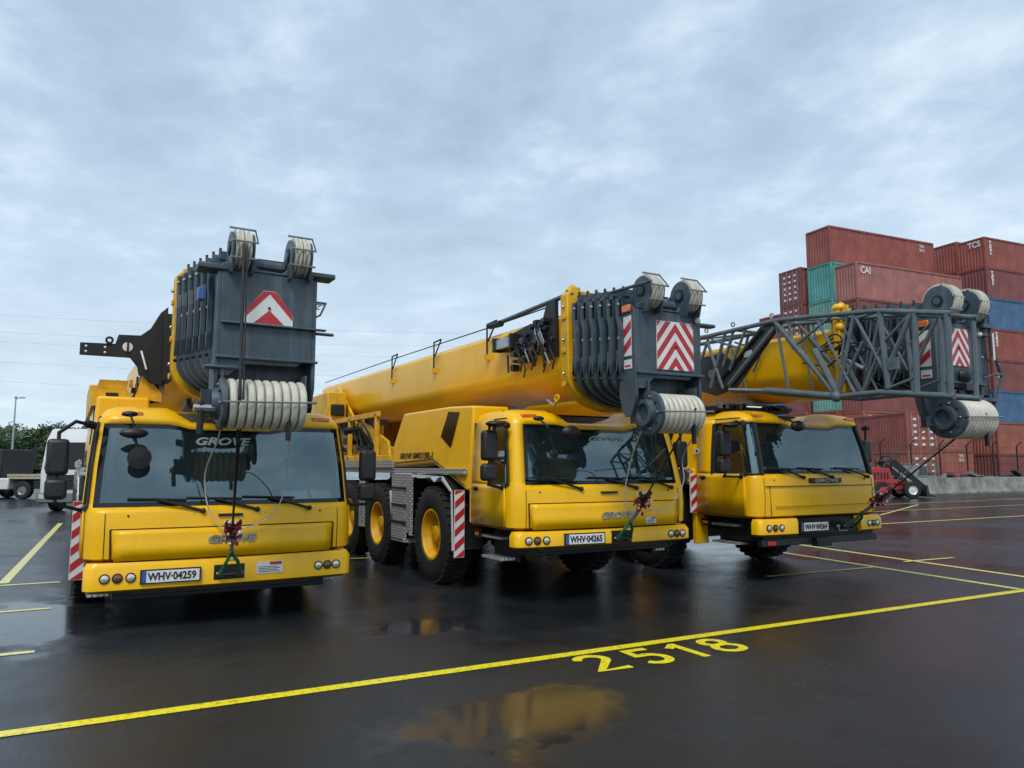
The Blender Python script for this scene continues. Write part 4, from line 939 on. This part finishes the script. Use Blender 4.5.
def ribbon(w, pts, wd, z, m, ox, oy, closed=False):
    n = len(pts); L_ = []; R_ = []
    for i in range(n):
        a = pts[(i - 1) % n] if (i or closed) else pts[i]; b = pts[(i + 1) % n] if (i < n - 1 or closed) else pts[i]
        d = Vector((b[0] - a[0], b[1] - a[1])).normalized(); nn = Vector((-d.y, d.x)) * wd / 2
        if 0 < i < n - 1:
            d1 = Vector((pts[i][0] - a[0], pts[i][1] - a[1])).normalized(); nn = nn / max(.8, d.dot(d1))
        L_.append((pts[i][0] + nn.x + ox, pts[i][1] + nn.y + oy, z)); R_.append((pts[i][0] - nn.x + ox, pts[i][1] - nn.y + oy, z))
    k = n if closed else n - 1
    w.add(L_ + R_, [(i, (i + 1) % n, (i + 1) % n + n, i + n) for i in range(k)], m)
h = .033
DIG = [('2', [(.0 + h, .37)] + arc(.16, .355, .127, .112, 165, -30)[1:] + [(.04, .033), (.33, .033)], False, 3.50, 5.02),
       ('5', [(.29, .467), (.07, .467)] + arc(.15, .165, .13, .132, 132, -150), False, 4.00, 5.00),
       ('1', [(.175, .0), (.175, .5)], False, 4.42, 5.00), ('1', [(.05, .355), (.165, .45)], False, 4.42, 5.00),
       ('8', arc(.16, .365, .105, .102, 0, 345, 15), True, 4.82, 5.0), ('8', arc(.16, .145, .128, .118, 0, 345, 15), True, 4.82, 5.0)]
for ch in '2518':
    w = MB(); k = 0
    for c_, pts, cl, ox, oy in DIG:
        if c_ == ch: ribbon(w, pts, .080, .004 + .003 * k, LY, ox, oy, cl); k += 1
    tag(w.build('painted_number', smooth=0), kind='structure')

# ------------------------------------------------------------------ containers
def cmat(name, c):
    m = paint(name, c, .6, var=.20, scale=.9, bump=.05, bscale=6); streaks(m, .55, tuple(x * .45 + y for x, y in zip(c, (.05, .025, .015)))); return m
CM = dict(brown=cmat('box_brown', (.34, .09, .07)), maroon=cmat('box_maroon', (.26, .08, .075)), pink=cmat('box_faded_red', (.43, .17, .15)), teal=cmat('box_teal', (.10, .36, .33)), blue=cmat('box_blue', (.07, .17, .32)), orange=cmat('box_orange', (.38, .125, .085)), green=cmat('box_green', (.16, .38, .32)))
CL, CW, CH = 12.19, 2.44, 2.59
def container_meshes():
    w = MB(); K = cmat('tmp', (.3, .3, .3)); t = .12
    for x in (0, CL - t):
        for y in (0, CW - t): w.box(x, x + t, y, y + t, 0, CH, K)
    for z in (0, CH - t):
        for y in (0, CW - t): w.box(t, CL - t, y + .004, y + t - .004, z, z + t, K)
        for x in (0, CL - t): w.box(x + .004, x + t - .004, t, CW - t, z, z + t, K)
    w.box(t, CL - t, t, CW - t, CH - .07, CH - .04, K); w.box(t, CL - t, t, CW - t, .03, .06, K)
    for (ys, sg) in ((.03, 1), (CW - .03, -1)):
        n = 40; pts = []; st = (CL - 2 * t) / n
        for i in range(n): x = t + st * i; pts += [(x, 0), (x + st * .3, 0), (x + st * .5, .06), (x + st * .8, .06)]
        pts.append((CL - t, 0)); vs = [(x, ys + sg * dd, z) for z in (t, CH - t) for x, dd in pts]; m = len(pts)
        w.add(vs, [(i, i + 1, i + 1 + m, i + m) for i in range(m - 1)], K)
    n = 8; pts = []; st = (CW - 2 * t) / n
    for i in range(n): y = t + st * i; pts += [(y, 0), (y + st * .3, 0), (y + st * .5, .045), (y + st * .8, .045)]
    pts.append((CW - t, 0)); m = len(pts); w.add([(CL - .03 - dd, y, z) for z in (t, CH - t) for y, dd in pts], [(i, i + 1, i + 1 + m, i + m) for i in range(m - 1)], K)
    body = w.build('container_body', smooth=0)
    w.add([(.03 + dd, y, z) for z in (t, CH - t) for y, dd in pts], [(i, i + 1, i + 1 + m, i + m) for i in range(m - 1)], K)
    closed = w.build('container_body', smooth=0)
    w = MB()
    for y0, y1 in ((t + .005, CW / 2 - .01), (CW / 2 + .01, CW - t - .005)): w.box(.03, .07, y0, y1, t + .01, CH - t - .01, K)
    for i in range(4):
        for k in range(5): w.box(.018, .03, t + .08 + i * .56, t + .5 + i * .56, .25 + k * .45, .55 + k * .45, K)
    door = w.build('doors', smooth=0)
    for y in (.55, 1.15, 1.72):
        for k in range(5): w.box(.0, .016, y, y + .22, .35 + k * .42, .50 + k * .42, WHT)
    mk = w.build('doors', smooth=0)
    w = MB()
    for y in (.38, .86, 1.55, 2.05): 
        w.tube((.0, y, t), (.0, y, CH - t), .022, SIL, n=6); w.box(-.02, .02, y - .07, y + .07, 1.05, 1.12, SIL)
    rod = w.build('lock_rods', smooth=30)
    res = [o.data for o in (body, closed, door, rod, mk)]
    for o in (body, closed, door, rod, mk): bpy.data.objects.remove(o)
    return res
BODY, CLOSED, DOOR, ROD, MARK = container_meshes()
WORDS = {}
def word(s):
    if s not in WORDS:
        o = text(s, .5, WHT, Matrix.Identity(4), 'lettering', None, ext=.004, height=.52, width=.36 * len(s), bold=.01); WORDS[s] = o.data; bpy.data.objects.remove(o)
    return WORDS[s]
ncont = [0]
def container(loc, ang, c, label, doors=False, txt=None, group='stacked shipping containers', endtxt=None, vtxt=None):
    r = empty('shipping_container', loc, R(ang)); tag(r, label, 'shipping container', group)
    for me, nm in (((BODY, 'container_body'), (MARK, 'doors'), (ROD, 'lock_rods')) if doors else ((CLOSED, 'container_body'),)):
        o = bpy.data.objects.new(nm, me); col.objects.link(o); o.parent = r
        if nm != 'lock_rods':
            o.material_slots[0].link = 'OBJECT'; o.material_slots[0].material = CM[c]
        if nm == 'doors': par = o
        if nm == 'lock_rods': o.parent = par
    def put(s, M): o = bpy.data.objects.new('lettering', word(s)); col.objects.link(o); o.parent = r; o.matrix_local = M
    if txt: put(txt, Matrix.Translation((1.0, .015, CH - .55)) @ Matrix.Rotation(R(90), 4, 'X'))
    if vtxt:
        for i, ch in enumerate(vtxt): put(ch, Matrix.Translation((.75, .01, CH - .45 - i * .42)) @ Matrix.Rotation(R(90), 4, 'X') @ Matrix.Scale(.85, 4))
    for i, q in enumerate(('TGHU', '22G1')): put(q, Matrix.Translation((CL - 1.5, .01, CH - .4 - i * .3)) @ Matrix.Rotation(R(90), 4, 'X') @ Matrix.Scale(.42, 4)) if ncont[0] % 2 == 0 else None
    ncont[0] += 1
    if endtxt: put(endtxt, face_left(-.03, .9, CH - .5))
    return r
TH = 24; A24 = TH - YAW          # long axis of the boxes, seen from the photographer's axes
cA, sA = math.cos(R(TH)), math.sin(R(TH))
def spot(X0, D0, bay, row): return X0 + bay * (CL + .35) * cA - row * (CW + .02) * sA, D0 + bay * (CL + .35) * sA + row * (CW + .02) * cA
LEV = ['bottom level', 'second level', 'third level', 'fourth level', 'fifth level', 'sixth level', 'seventh level', 'top level']
def stack(X0, D0, row, cols, h, who, base=0, first=0, **kw):
    X, D = spot(X0, D0, 0, row); sp = kw.get('special', {}); last = len(cols) - 1
    for k, c in enumerate(cols):
        if c is None: continue
        p = W(X, D, .0 + k * h); opt = sp.get(k, {})
        lv = 'topmost' if k == last else LEV[k] if k else 'bottom'
        nm = {'brown': 'brown red', 'maroon': 'dark maroon', 'pink': 'faded red', 'teal': 'teal', 'blue': 'blue', 'orange': 'orange red', 'green': 'pale green'}[c]
        lab = opt.pop('label', '%s container, %s in the %s' % (nm, lv, who))
        o = container(p, A24, c, lab, **opt); o.scale.z = (h - .02) / CH
X0, D0 = .4613 * 56.6 * 1.018, 56.6
stack(X0, D0, 0, ['orange', 'orange', 'maroon', 'brown', 'maroon', 'pink'], 2.9, 'stack nearest behind the lattice jib', special={5: dict(txt='CAI', label='faded red container with white letters, above the lattice jib'), 1: dict(txt='CAI', label='orange red container with white letters, just right of the right crane cab')})
stack(X0 - .25, D0 - .6, 1, ['maroon', 'brown', 'green', 'teal', 'green', 'teal', 'brown'], 2.97, 'stack with the highest left container', special={6: dict(label='brown red container standing highest at the left end of the stacks'), 5: dict(label='teal container directly under the highest left brown red container'), 4: dict(label='pale green container below the teal one, just above the lattice jib')})
stack(X0 - .75, D0 - .5, 2, ['maroon', 'orange', 'maroon', 'brown', 'maroon', 'maroon'], 3.0, 'stack left of the teal container', special={5: dict(doors=True), 4: dict(doors=True)})
stack(X0 - .8, D0 - .5, 3, ['maroon', 'orange', 'blue', 'maroon', 'brown'], 2.9, 'lowest stack, leftmost of all')
X1, D1 = .6293 * 61.0 * 1.028, 61.0
stack(X1, D1, 0, ['maroon', 'orange', 'blue', 'maroon', 'brown', 'blue', 'maroon', 'brown'], 2.59, 'front stack at the right edge', special={7: dict(vtxt='tex', endtxt='TCS'), 6: dict(vtxt='tex'), 4: dict(vtxt='tex'), 3: dict(vtxt='tex')})
stack(X1, D1, 1, ['maroon', 'brown', 'maroon', 'brown', 'blue', 'maroon', 'brown', 'brown'], 2.62, 'rear stack at the right edge')
# two boxes showing their doors, in front of the gap
for k, c in enumerate(('orange', 'brown')):
    p = W(.5707 * 50, 50, k * 2.6); r = container(p, 90 - YAW + 8, c, ('orange red' if c == 'orange' else 'brown red') + ' container with its door end forward, ' + ('lower' if k == 0 else 'upper') + ' of two under the right boom head', doors=True)

# ------------------------------------------------------------------ concrete wall, fence, machines
CON = paint('old_concrete', (.36, .37, .33), .85, var=.28, scale=1.6, bump=.3, bscale=12, c2=(.12, .13, .11))
w = MB(); x = 36.0
while x < 74:
    w.box(x, x + 2.96, 26.6, 26.9, 0, .93, CON); w.box(x - .0, x + 2.96, 26.50, 26.60, 0, .18, CON); x += 3.0
tag(w.build('concrete_wall', bevel=.02), 'low stained concrete barrier wall in front of the containers', 'wall')
fe = empty('wire_fence', (36, 30, 0)); tag(fe, 'dark wire fence with thin posts behind the concrete wall', 'fence')
for i in range(12):
    w = MB(); w.tube((3 * i, 0, 0), (3 * i, 0, 3.0), .05, BLK, n=6); w.tube((3 * i, 0, 3.0), (3 * i, -.35, 3.3), .03, BLK, n=6); w.build('post', fe)
w = MB()
for z in (.6, 1.2, 1.8, 2.4, 2.9): w.tube((0, 0, z), (33, 0, z), .010, BLK, n=4)
for i in range(111): w.tube((.3 * i, 0, .2), (.3 * i, 0, 2.9), .004, BLK, n=3)
w.build('wire_mesh', fe, smooth=0)
w = MB(); rnd = random.Random(21); DEB = [cmat('scrap_a', (.10, .04, .03)), cmat('scrap_b', (.05, .05, .05)), cmat('scrap_c', (.22, .22, .21))]
for i in range(150):
    x = rnd.uniform(30, 66); h = rnd.uniform(.15, .4); z0 = rnd.uniform(0, .95)
    M = Matrix.Translation((x, rnd.uniform(28.0, 29.4), z0)) @ Matrix.Rotation(rnd.uniform(-.5, .5), 4, 'Y')
    w.box(-rnd.uniform(.15, .8), rnd.uniform(.15, .8), -.2, .2, 0, h * .5, rnd.choice(DEB), M)
tag(w.build('scrap_heap', bevel=.02), 'dark heap of timber and scrap behind the concrete wall', 'scrap', kind='stuff')
# red machine
MR = paint('machine_red', (.48, .03, .03), .4, var=.2, scale=6, coat=.2); WHP = paint('vehicle_white', (.62, .64, .64), .3, var=.06, scale=3, coat=.4); GRP = paint('vehicle_grey', (.15, .165, .175), .35, var=.1, scale=3, coat=.3)
def small_wheel(parent, x, y, r, wd, axis='y', hub=WHP):
    e = MB(); e.lathe((x, y, r), [(-wd / 2, r * .55), (-wd / 2, r * .9), (-wd * .4, r), (wd * .4, r), (wd / 2, r * .9), (wd / 2, r * .55)], RUB, axis, 24)
    e.lathe((x, y, r), [(-wd * .45, r * .56), (-wd * .3, r * .4), (-wd * .35, .001)], hub, axis, 20); e.lathe((x, y, r), [(wd * .45, r * .56), (wd * .3, r * .4), (wd * .35, .001)], hub, axis, 20)
    return e.build('wheel', parent, smooth=30)
rm = empty('loader', W(.503 * 38.5, 38.5), R(-YAW)); tag(rm, 'small red wheeled loader with black lifting arm beside the concrete wall', 'loader')
w = MB(); w.box(-1.35, 1.0, -.42, .42, .42, .72, MR); w.prism([(-1.30, .72), (-1.34, 1.42), (-1.2, 1.55), (-.35, 1.50), (-.2, .95), (.35, .90), (.4, .72)], 'y', -.5, .5, MR); w.build('body', rm, bevel=.03)
w = MB(); w.box(-1.36, -1.32, -.35, .35, .85, 1.35, BLK)
for i in range(5): w.box(-1.15 + .16 * i, -1.07 + .16 * i, -.515, -.50, .95, 1.30, BLK)
w.tube((-.8, 0, 1.5), (-.8, 0, 1.95), .04, BLK); w.build('engine_grille', rm)
w = MB(); w.box(-.15, .30, -.25, .25, .9, 1.05, BLK); w.box(-.22, -.15, -.25, .25, 1.0, 1.45, BLK); w.tube((.45, 0, .9), (.38, 0, 1.35), .025, BLK); w.build('seat', rm)
w = MB()
for y in (-.66, .60): w.prism([(-.45, 1.75), (-.30, 1.95), (-.1, 1.92), (1.35, .62), (1.45, .30), (1.25, .25), (1.1, .55)], 'y', y, y + .07, BLK)
w.tube((-.3, -.63, 1.85), (-.3, .64, 1.85), .06, BLK); w.tube((.05, -.55, .8), (.75, -.58, 1.2), .05, BLK, n=8); w.tube((.6, -.58, 1.12), (.95, -.6, .95), .03, SIL); w.build('lifting_arm', rm, bevel=.01)
w = MB(); w.prism([(1.3, .08), (1.25, .6), (1.36, .66), (1.42, .25), (1.8, .08)], 'y', -.8, .8, DS2); w.build('bucket', rm)
for x in (-.85, .62):
    for y in (-.66, .66): small_wheel(rm, x, y, .42, .28, hub=MR if x < 0 else WHP)
w = MB(); w.path([(-.25, -.45, 1.1), (-.25, -.45, 2.1), (-.25, .45, 2.1), (-.25, .45, 1.1)], .035, BLK); w.build('roll_bar', rm)
# grey crew vehicle
def side_vehicle(name, loc, rz, label, prof, win, wheels, wid, body, extra=None, r=.36, cat='van'):
    e = empty(name, loc, R(rz)); tag(e, label, cat)
    w = MB(); w.prism(prof, 'y', 0, wid, body); w.build('body', e, bevel=.06, seg=3)
    for q in win:
        for yy in ((-.006, .01), (wid - .01, wid + .006)):
            w = MB(); w.prism(q, 'y', *yy, FRT); w.build('window', e)
    for x in wheels:
        for y in (.08, wid - .08): small_wheel(e, x, y, r, .24)
    if extra: extra(e)
    return e
def pick_extra(e):
    w = MB(); w.path([(1.75, .1, 1.0), (1.75, .1, 1.75), (3.2, .1, 1.75), (3.2, .1, 1.0)], .03, SIL); w.build('ladder_rack', e); w = MB(); w.path([(1.75, 1.5, 1.0), (1.75, 1.5, 1.75), (3.2, 1.5, 1.75), (3.2, 1.5, 1.0)], .03, SIL); w.tube((2.5, 1.5, 1.0), (2.5, 1.5, 1.75), .03, SIL); w.build('ladder_rack', e)
    for y in (.25, 1.45): w = MB(); w.lathe((-.03, y, .78), [(.02, .09), (-.02, .07), (-.02, .001)], LEN, 'x', 12); w.build('headlight', e)
side_vehicle('pickup_truck', W(.530 * 43.5, 43.5), -YAW + 38, 'grey pickup truck with a ladder rack, between the red loader and the wall',
             [(0, .35), (0, .95), (.55, 1.05), (.95, 1.62), (1.9, 1.68), (2.0, 1.05), (3.3, 1.02), (3.3, .40)], [[(.72, 1.08), (1.02, 1.54), (1.40, 1.58), (1.40, 1.08)], [(1.46, 1.08), (1.46, 1.58), (1.82, 1.60), (1.88, 1.08)]], (.7, 2.7), 1.6, GRP, pick_extra, cat='pickup truck')

# ------------------------------------------------------------------ left background: trucks, pole, trees, overhead lines
BEI = paint('deck_beige', (.42, .38, .28), .7, var=.15, scale=3)
ft = empty('flatbed_truck', W(-.668 * 37, 37), R(-YAW - 3)); tag(ft, 'flatbed truck with a dark cab and empty beige deck at the left edge', 'truck')
w = MB(); w.prism([(-2.2, .5), (-2.3, 1.2), (-2.1, 2.4), (-.35, 2.45), (-.30, .55)], 'y', 0, 2.3, BLK); c_ = w.build('cab', ft, bevel=.08)
w = MB(); w.prism([(-1.9, 1.5), (-1.8, 2.2), (-.9, 2.2), (-.9, 1.5)], 'y', -.008, .01, FRT); w.build('window', c_)
w = MB(); w.box(-2.4, .1, -.03, 2.3, .45, 1.02, WHP); w.build('side_skirt', ft, bevel=.06)
w = MB(); w.box(.0, 7.0, 0, 2.3, .98, 1.12, BEI); w.box(.0, 7.0, -.02, .02, 1.12, 1.22, BEI); w.box(0, 7, 2.28, 2.32, 1.12, 1.22, BEI); w.box(0, 7, .7, 1.6, .7, .98, BLK); w.build('deck', ft)
for x in (-1.5, .75, 2.15, 5.2):
    for y in (.18, 2.12): small_wheel(ft, x, y, .44, .3, hub=GRP)
w = MB(); w.box(1.3, 1.65, .05, .5, .5, .9, BLK); w.build('fuel_tank', ft, bevel=.04); w = MB(); w.box(2.8, 4.4, .02, .1, .45, .85, WHP); w.build('side_guard', ft)
# white truck facing the photographer
tr = empty('white_truck', W(-.625 * 26.6, 26.6), R(-YAW + 4)); tag(tr, 'white truck facing forward behind the left mirror of the left crane', 'truck')
w = MB(); w.prism([(0, .55), (-.02, 1.4), (.25, 2.55), (.55, 2.95), (2.0, 3.0), (2.0, .55)], 'x', 0, 2.4, WHP); cb = w.build('cab', tr, bevel=.1, seg=3)
w = MB(); w.prism([(.005, 1.50), (.235, 2.45), (.25, 2.45), (.03, 1.50)], 'x', .14, 2.26, FRT); o = w.build('windscreen', cb); o.location.y = -.03
w = MB(); w.box(.25, 2.15, -.05, 0, .80, 1.30, BLK);
for z in (.85, .98, 1.11): w.box(.3, 2.1, -.07, -.05, z, z + .06, PLA)
w.build('grille', cb)
w = MB(); w.box(-.02, 2.42, -.12, .3, .32, .68, GRP); bm_ = w.build('bumper', tr, bevel=.05)
for x in (.25, 2.15): w = MB(); w.box(x - .18, x + .18, -.14, -.11, .46, .62, LEN); w.build('headlight', bm_, bevel=.02)
for x in (.2, 2.2): small_wheel(tr, x, .9, .46, .3, 'x')
for x in (-.22, 2.62):
    w = MB(); w.box(x - .09, x + .09, -.05, .05, 1.6, 2.25, BLK); w.path([(min(max(x, .02), 2.38), .2, 2.35), (x, 0, 2.35), (x, 0, 1.5), (min(max(x, .02), 2.38), .1, 1.5)], .02, BLK); w.build('mirror', tr, bevel=.03)
w = MB(); w.box(.0, 2.4, 2.2, 8.0, .95, 3.0, GRP); w.build('load_box', tr, bevel=.03)
# lamp post
POLE = paint('galvanised', (.42, .44, .45), .5, metal=.3, var=.1, scale=4)
lp = empty('lamp_post', W(-.664 * 100, 100)); tag(lp, 'tall thin grey lamp post rising above the far treeline', 'lamp post')
w = MB(); w.tube((0, 0, 0), (0, 0, 10.6), .16, POLE, .08, n=10); w.build('pole', lp)
w = MB(); w.tube((0, 0, 10.5), (.6, -.3, 10.7), .05, POLE); w.box(.4, 1.1, -.5, -.1, 10.62, 10.78, POLE); w.ball((0, 0, 10.75), .18, POLE, 8, 6); w.build('lamp_head', lp)

def mat_leaf(name, a, b_):
    m, nt, b = nodes(name); N = nt.nodes; L = nt.links; tc = N.new('ShaderNodeTexCoord'); no = N.new('ShaderNodeTexNoise'); no.inputs['Scale'].default_value = .9; no.inputs['Detail'].default_value = 4
    L.new(tc.outputs['Object'], no.inputs['Vector']); cr = N.new('ShaderNodeValToRGB'); e = cr.color_ramp.elements; e[0].position = .35; e[0].color = (*a, 1); e[1].position = .65; e[1].color = (*b_, 1)
    L.new(no.outputs['Fac'], cr.inputs['Fac']); L.new(cr.outputs['Color'], b.inputs['Base Color']); b.inputs['Roughness'].default_value = .8; return m
LF = [mat_leaf('leaves_a', (.045, .085, .025), (.10, .15, .045)), mat_leaf('leaves_b', (.04, .08, .035), (.075, .13, .055))]
BARK = paint('bark', (.10, .075, .055), .9, var=.3, scale=8, bump=.4, bscale=20)
def tree_meshes(seed, h, lf):
    rnd = random.Random(seed); t = MB(); t.tube((0, 0, 0), (.1, 0, h * .45), .22, BARK, .13, n=8); t.tube((.1, 0, h * .45), (0, .1, h * .85), .13, BARK, .03, n=7); ends = []
    for i in range(9):
        a = rnd.uniform(0, 6.28); z = h * rnd.uniform(.25, .7); L_ = h * rnd.uniform(.2, .34); e = Vector((math.cos(a) * L_, math.sin(a) * L_, z + h * rnd.uniform(.08, .22))); t.tube((.08, 0, z), e, .07, BARK, .02, n=5); ends.append(e)
    ends += [Vector((0, .1, h * .85)), Vector((.3, 0, h * .72)), Vector((-.4, .2, h * .6)), Vector((0, 0, h * .4)), Vector((.9, 0, h * .3)), Vector((-.9, 0, h * .28))]
    to = t.build('trunk', smooth=40); c = MB(); vs = []; fs = []
    for e in ends:
        for s in range(5):
            cc = e + Vector((rnd.gauss(0, .55), rnd.gauss(0, .55), rnd.gauss(0, .5))); rr = rnd.uniform(.45, .95)
            for k in range(42):
                d_ = Vector((rnd.gauss(0, 1), rnd.gauss(0, 1), rnd.gauss(0, .8))).normalized() * rr * rnd.random() ** .4; p = cc + d_
                a = Vector((rnd.gauss(0, 1), rnd.gauss(0, 1), rnd.gauss(0, 1))).normalized(); b = a.orthogonal().normalized(); s_ = rnd.uniform(.10, .20); n = len(vs)
                vs += [p + a * s_, p + b * s_ * .7, p - a * s_, p - b * s_ * .7]; fs.append((n, n + 1, n + 2, n + 3))
    c.add(vs, fs, lf); co_ = c.build('crown', smooth=0); r = (to.data, co_.data); bpy.data.objects.remove(to); bpy.data.objects.remove(co_); return r
TM = [tree_meshes(1, 7.4, LF[0]), tree_meshes(2, 6.6, LF[1]), tree_meshes(3, 7.9, LF[0])]
rnd = random.Random(5); i = 0
for row, D in ((0, 112), (1, 119)):
    X = -92 - row
    while X < -48:
        k = rnd.randrange(3); e = empty('broadleaf_tree', W(X, D + rnd.uniform(-1.5, 1.5)), rnd.uniform(0, 6)); s_ = rnd.uniform(.85, 1.16); e.scale = (s_ * 1.15, s_ * 1.15, s_)
        tag(e, 'green broadleaf tree in the far treeline at the left edge', 'tree', 'trees of the far treeline')
        for me, nm in zip(TM[k], ('trunk', 'crown')): o = bpy.data.objects.new(nm, me); col.objects.link(o); o.parent = e
        X += rnd.uniform(2.0, 3.0); i += 1
w = MB(); vs = []; fs = []; rnd = random.Random(77)
for k in range(9000):
    X = rnd.uniform(-100, -30); D = rnd.uniform(108, 124); z = rnd.random() ** 1.3 * 2.6; p = W(X, D, z); a = Vector((rnd.gauss(0, 1), rnd.gauss(0, 1), rnd.gauss(0, 1))).normalized(); b = a.orthogonal().normalized(); n = len(vs); s_ = rnd.uniform(.15, .35)
    vs += [p + a * s_, p + b * s_, p - a * s_, p - b * s_]; fs.append((n, n + 1, n + 2, n + 3))
w.add(vs, fs, LF[1]); tag(w.build('undergrowth', smooth=0), 'dense low undergrowth along the foot of the far treeline', 'undergrowth', kind='stuff')
for j, (ya, yb) in enumerate(((303, 334), (331, 358), (352, 378), (372, 396), (322, 345))):
    D = 170; za = (466 - ya) * D / 750; zb_ = (466 - yb) * D / 750; w = MB(); pts = []
    for t in range(13):
        f = t / 12; X = -150 + 190 * f; pts.append(W(X, D, za + (zb_ - za) * f - 2.0 * (1 - (2 * f - 1) ** 2) + 1.6))
    w.path(pts, .022, SIL, n=4)
    tag(w.build('power_line', smooth=30), 'thin overhead power line across the sky at the left', 'power line', 'overhead power lines')

# ------------------------------------------------------------------ sky and light
EL, AZ = 52, 215
wd = bpy.data.worlds.new('World'); sc.world = wd; wd.use_nodes = True; nt = wd.node_tree; N = nt.nodes; L = nt.links
for n in list(N): N.remove(n)
out = N.new('ShaderNodeOutputWorld'); sky = N.new('ShaderNodeTexSky'); sky.sky_type = 'NISHITA'; sky.sun_disc = False; sky.sun_elevation = R(EL); sky.sun_rotation = R(AZ); sky.air_density = 1.3; sky.dust_density = 2.5
bg = N.new('ShaderNodeBackground'); bg.inputs['Strength'].default_value = .09; L.new(sky.outputs[0], bg.inputs['Color'])
tc = N.new('ShaderNodeTexCoord'); sx = N.new('ShaderNodeSeparateXYZ'); L.new(tc.outputs['Generated'], sx.inputs[0])
# cloud deck: project the direction on a flat layer overhead
mz = N.new('ShaderNodeMath'); mz.operation = 'ADD'; mz.inputs[1].default_value = .16; ab = N.new('ShaderNodeMath'); ab.operation = 'ABSOLUTE'; L.new(sx.outputs['Z'], ab.inputs[0]); L.new(ab.outputs[0], mz.inputs[0])
dv = N.new('ShaderNodeVectorMath'); dv.operation = 'DIVIDE'; cb_ = N.new('ShaderNodeCombineXYZ')
for a in 'XYZ': L.new(mz.outputs[0], cb_.inputs[a])
L.new(tc.outputs['Generated'], dv.inputs[0]); L.new(cb_.outputs[0], dv.inputs[1])
mp = N.new('ShaderNodeMapping'); mp.inputs['Rotation'].default_value = (0, 0, R(38)); mp.inputs['Scale'].default_value = (1, .9, 0); L.new(dv.outputs[0], mp.inputs['Vector'])
def wn(s, d, r, dist=0):
    n = N.new('ShaderNodeTexNoise'); n.inputs['Scale'].default_value = s; n.inputs['Detail'].default_value = d; n.inputs['Roughness'].default_value = r; n.inputs['Distortion'].default_value = dist; L.new(mp.outputs[0], n.inputs['Vector']); return n
n1 = wn(2.4, 10, .60, .1); n2 = wn(.55, 4, .5)
ad = N.new('ShaderNodeMath'); ad.operation = 'MULTIPLY_ADD'; ad.inputs[1].default_value = .55; m2 = N.new('ShaderNodeMath'); m2.operation = 'MULTIPLY'; m2.inputs[1].default_value = .45
L.new(n2.outputs['Fac'], m2.inputs[0]); L.new(n1.outputs['Fac'], ad.inputs[0]); L.new(m2.outputs[0], ad.inputs[2])
cr = N.new('ShaderNodeValToRGB'); e = cr.color_ramp.elements
e[0].position = .37; e[0].color = (.26, .35, .455, 1); e[1].position = .68; e[1].color = (.70, .79, .86, 1); e2 = e.new(.51); e2.color = (.37, .48, .60, 1)
L.new(ad.outputs[0], cr.inputs['Fac'])
# the overcast is paler towards the horizon
hz = N.new('ShaderNodeMapRange'); hz.inputs['From Min'].default_value = 0; hz.inputs['From Max'].default_value = .42; hz.inputs['To Min'].default_value = .72; hz.inputs['To Max'].default_value = 0; L.new(ab.outputs[0], hz.inputs['Value'])
mx = N.new('ShaderNodeMixRGB'); mx.inputs[2].default_value = (.58, .70, .79, 1); L.new(hz.outputs[0], mx.inputs['Fac']); L.new(cr.outputs['Color'], mx.inputs[1])
bc = N.new('ShaderNodeBackground'); bc.inputs['Strength'].default_value = 1.0; L.new(mx.outputs[0], bc.inputs['Color'])
ms = N.new('ShaderNodeMixShader'); ms.inputs['Fac'].default_value = .88; L.new(bg.outputs[0], ms.inputs[1]); L.new(bc.outputs[0], ms.inputs[2]); L.new(ms.outputs[0], out.inputs['Surface'])
sl = bpy.data.lights.new('sun', 'SUN'); sl.energy = 1.5; sl.angle = R(20); sl.color = (1, .96, .9); so = bpy.data.objects.new('sun', sl); col.objects.link(so)
sd = Vector((math.sin(R(AZ)) * math.cos(R(EL)), math.cos(R(AZ)) * math.cos(R(EL)), math.sin(R(EL)))); so.rotation_euler = sd.to_track_quat('Z', 'Y').to_euler()
sc.view_settings.view_transform = 'Standard'; sc.view_settings.look = 'None'; sc.view_settings.exposure = .52; sc.view_settings.gamma = 1
sc.render.resolution_x = 1024; sc.render.resolution_y = 768
sc.cycles.max_bounces = 8; sc.cycles.transparent_max_bounces = 12
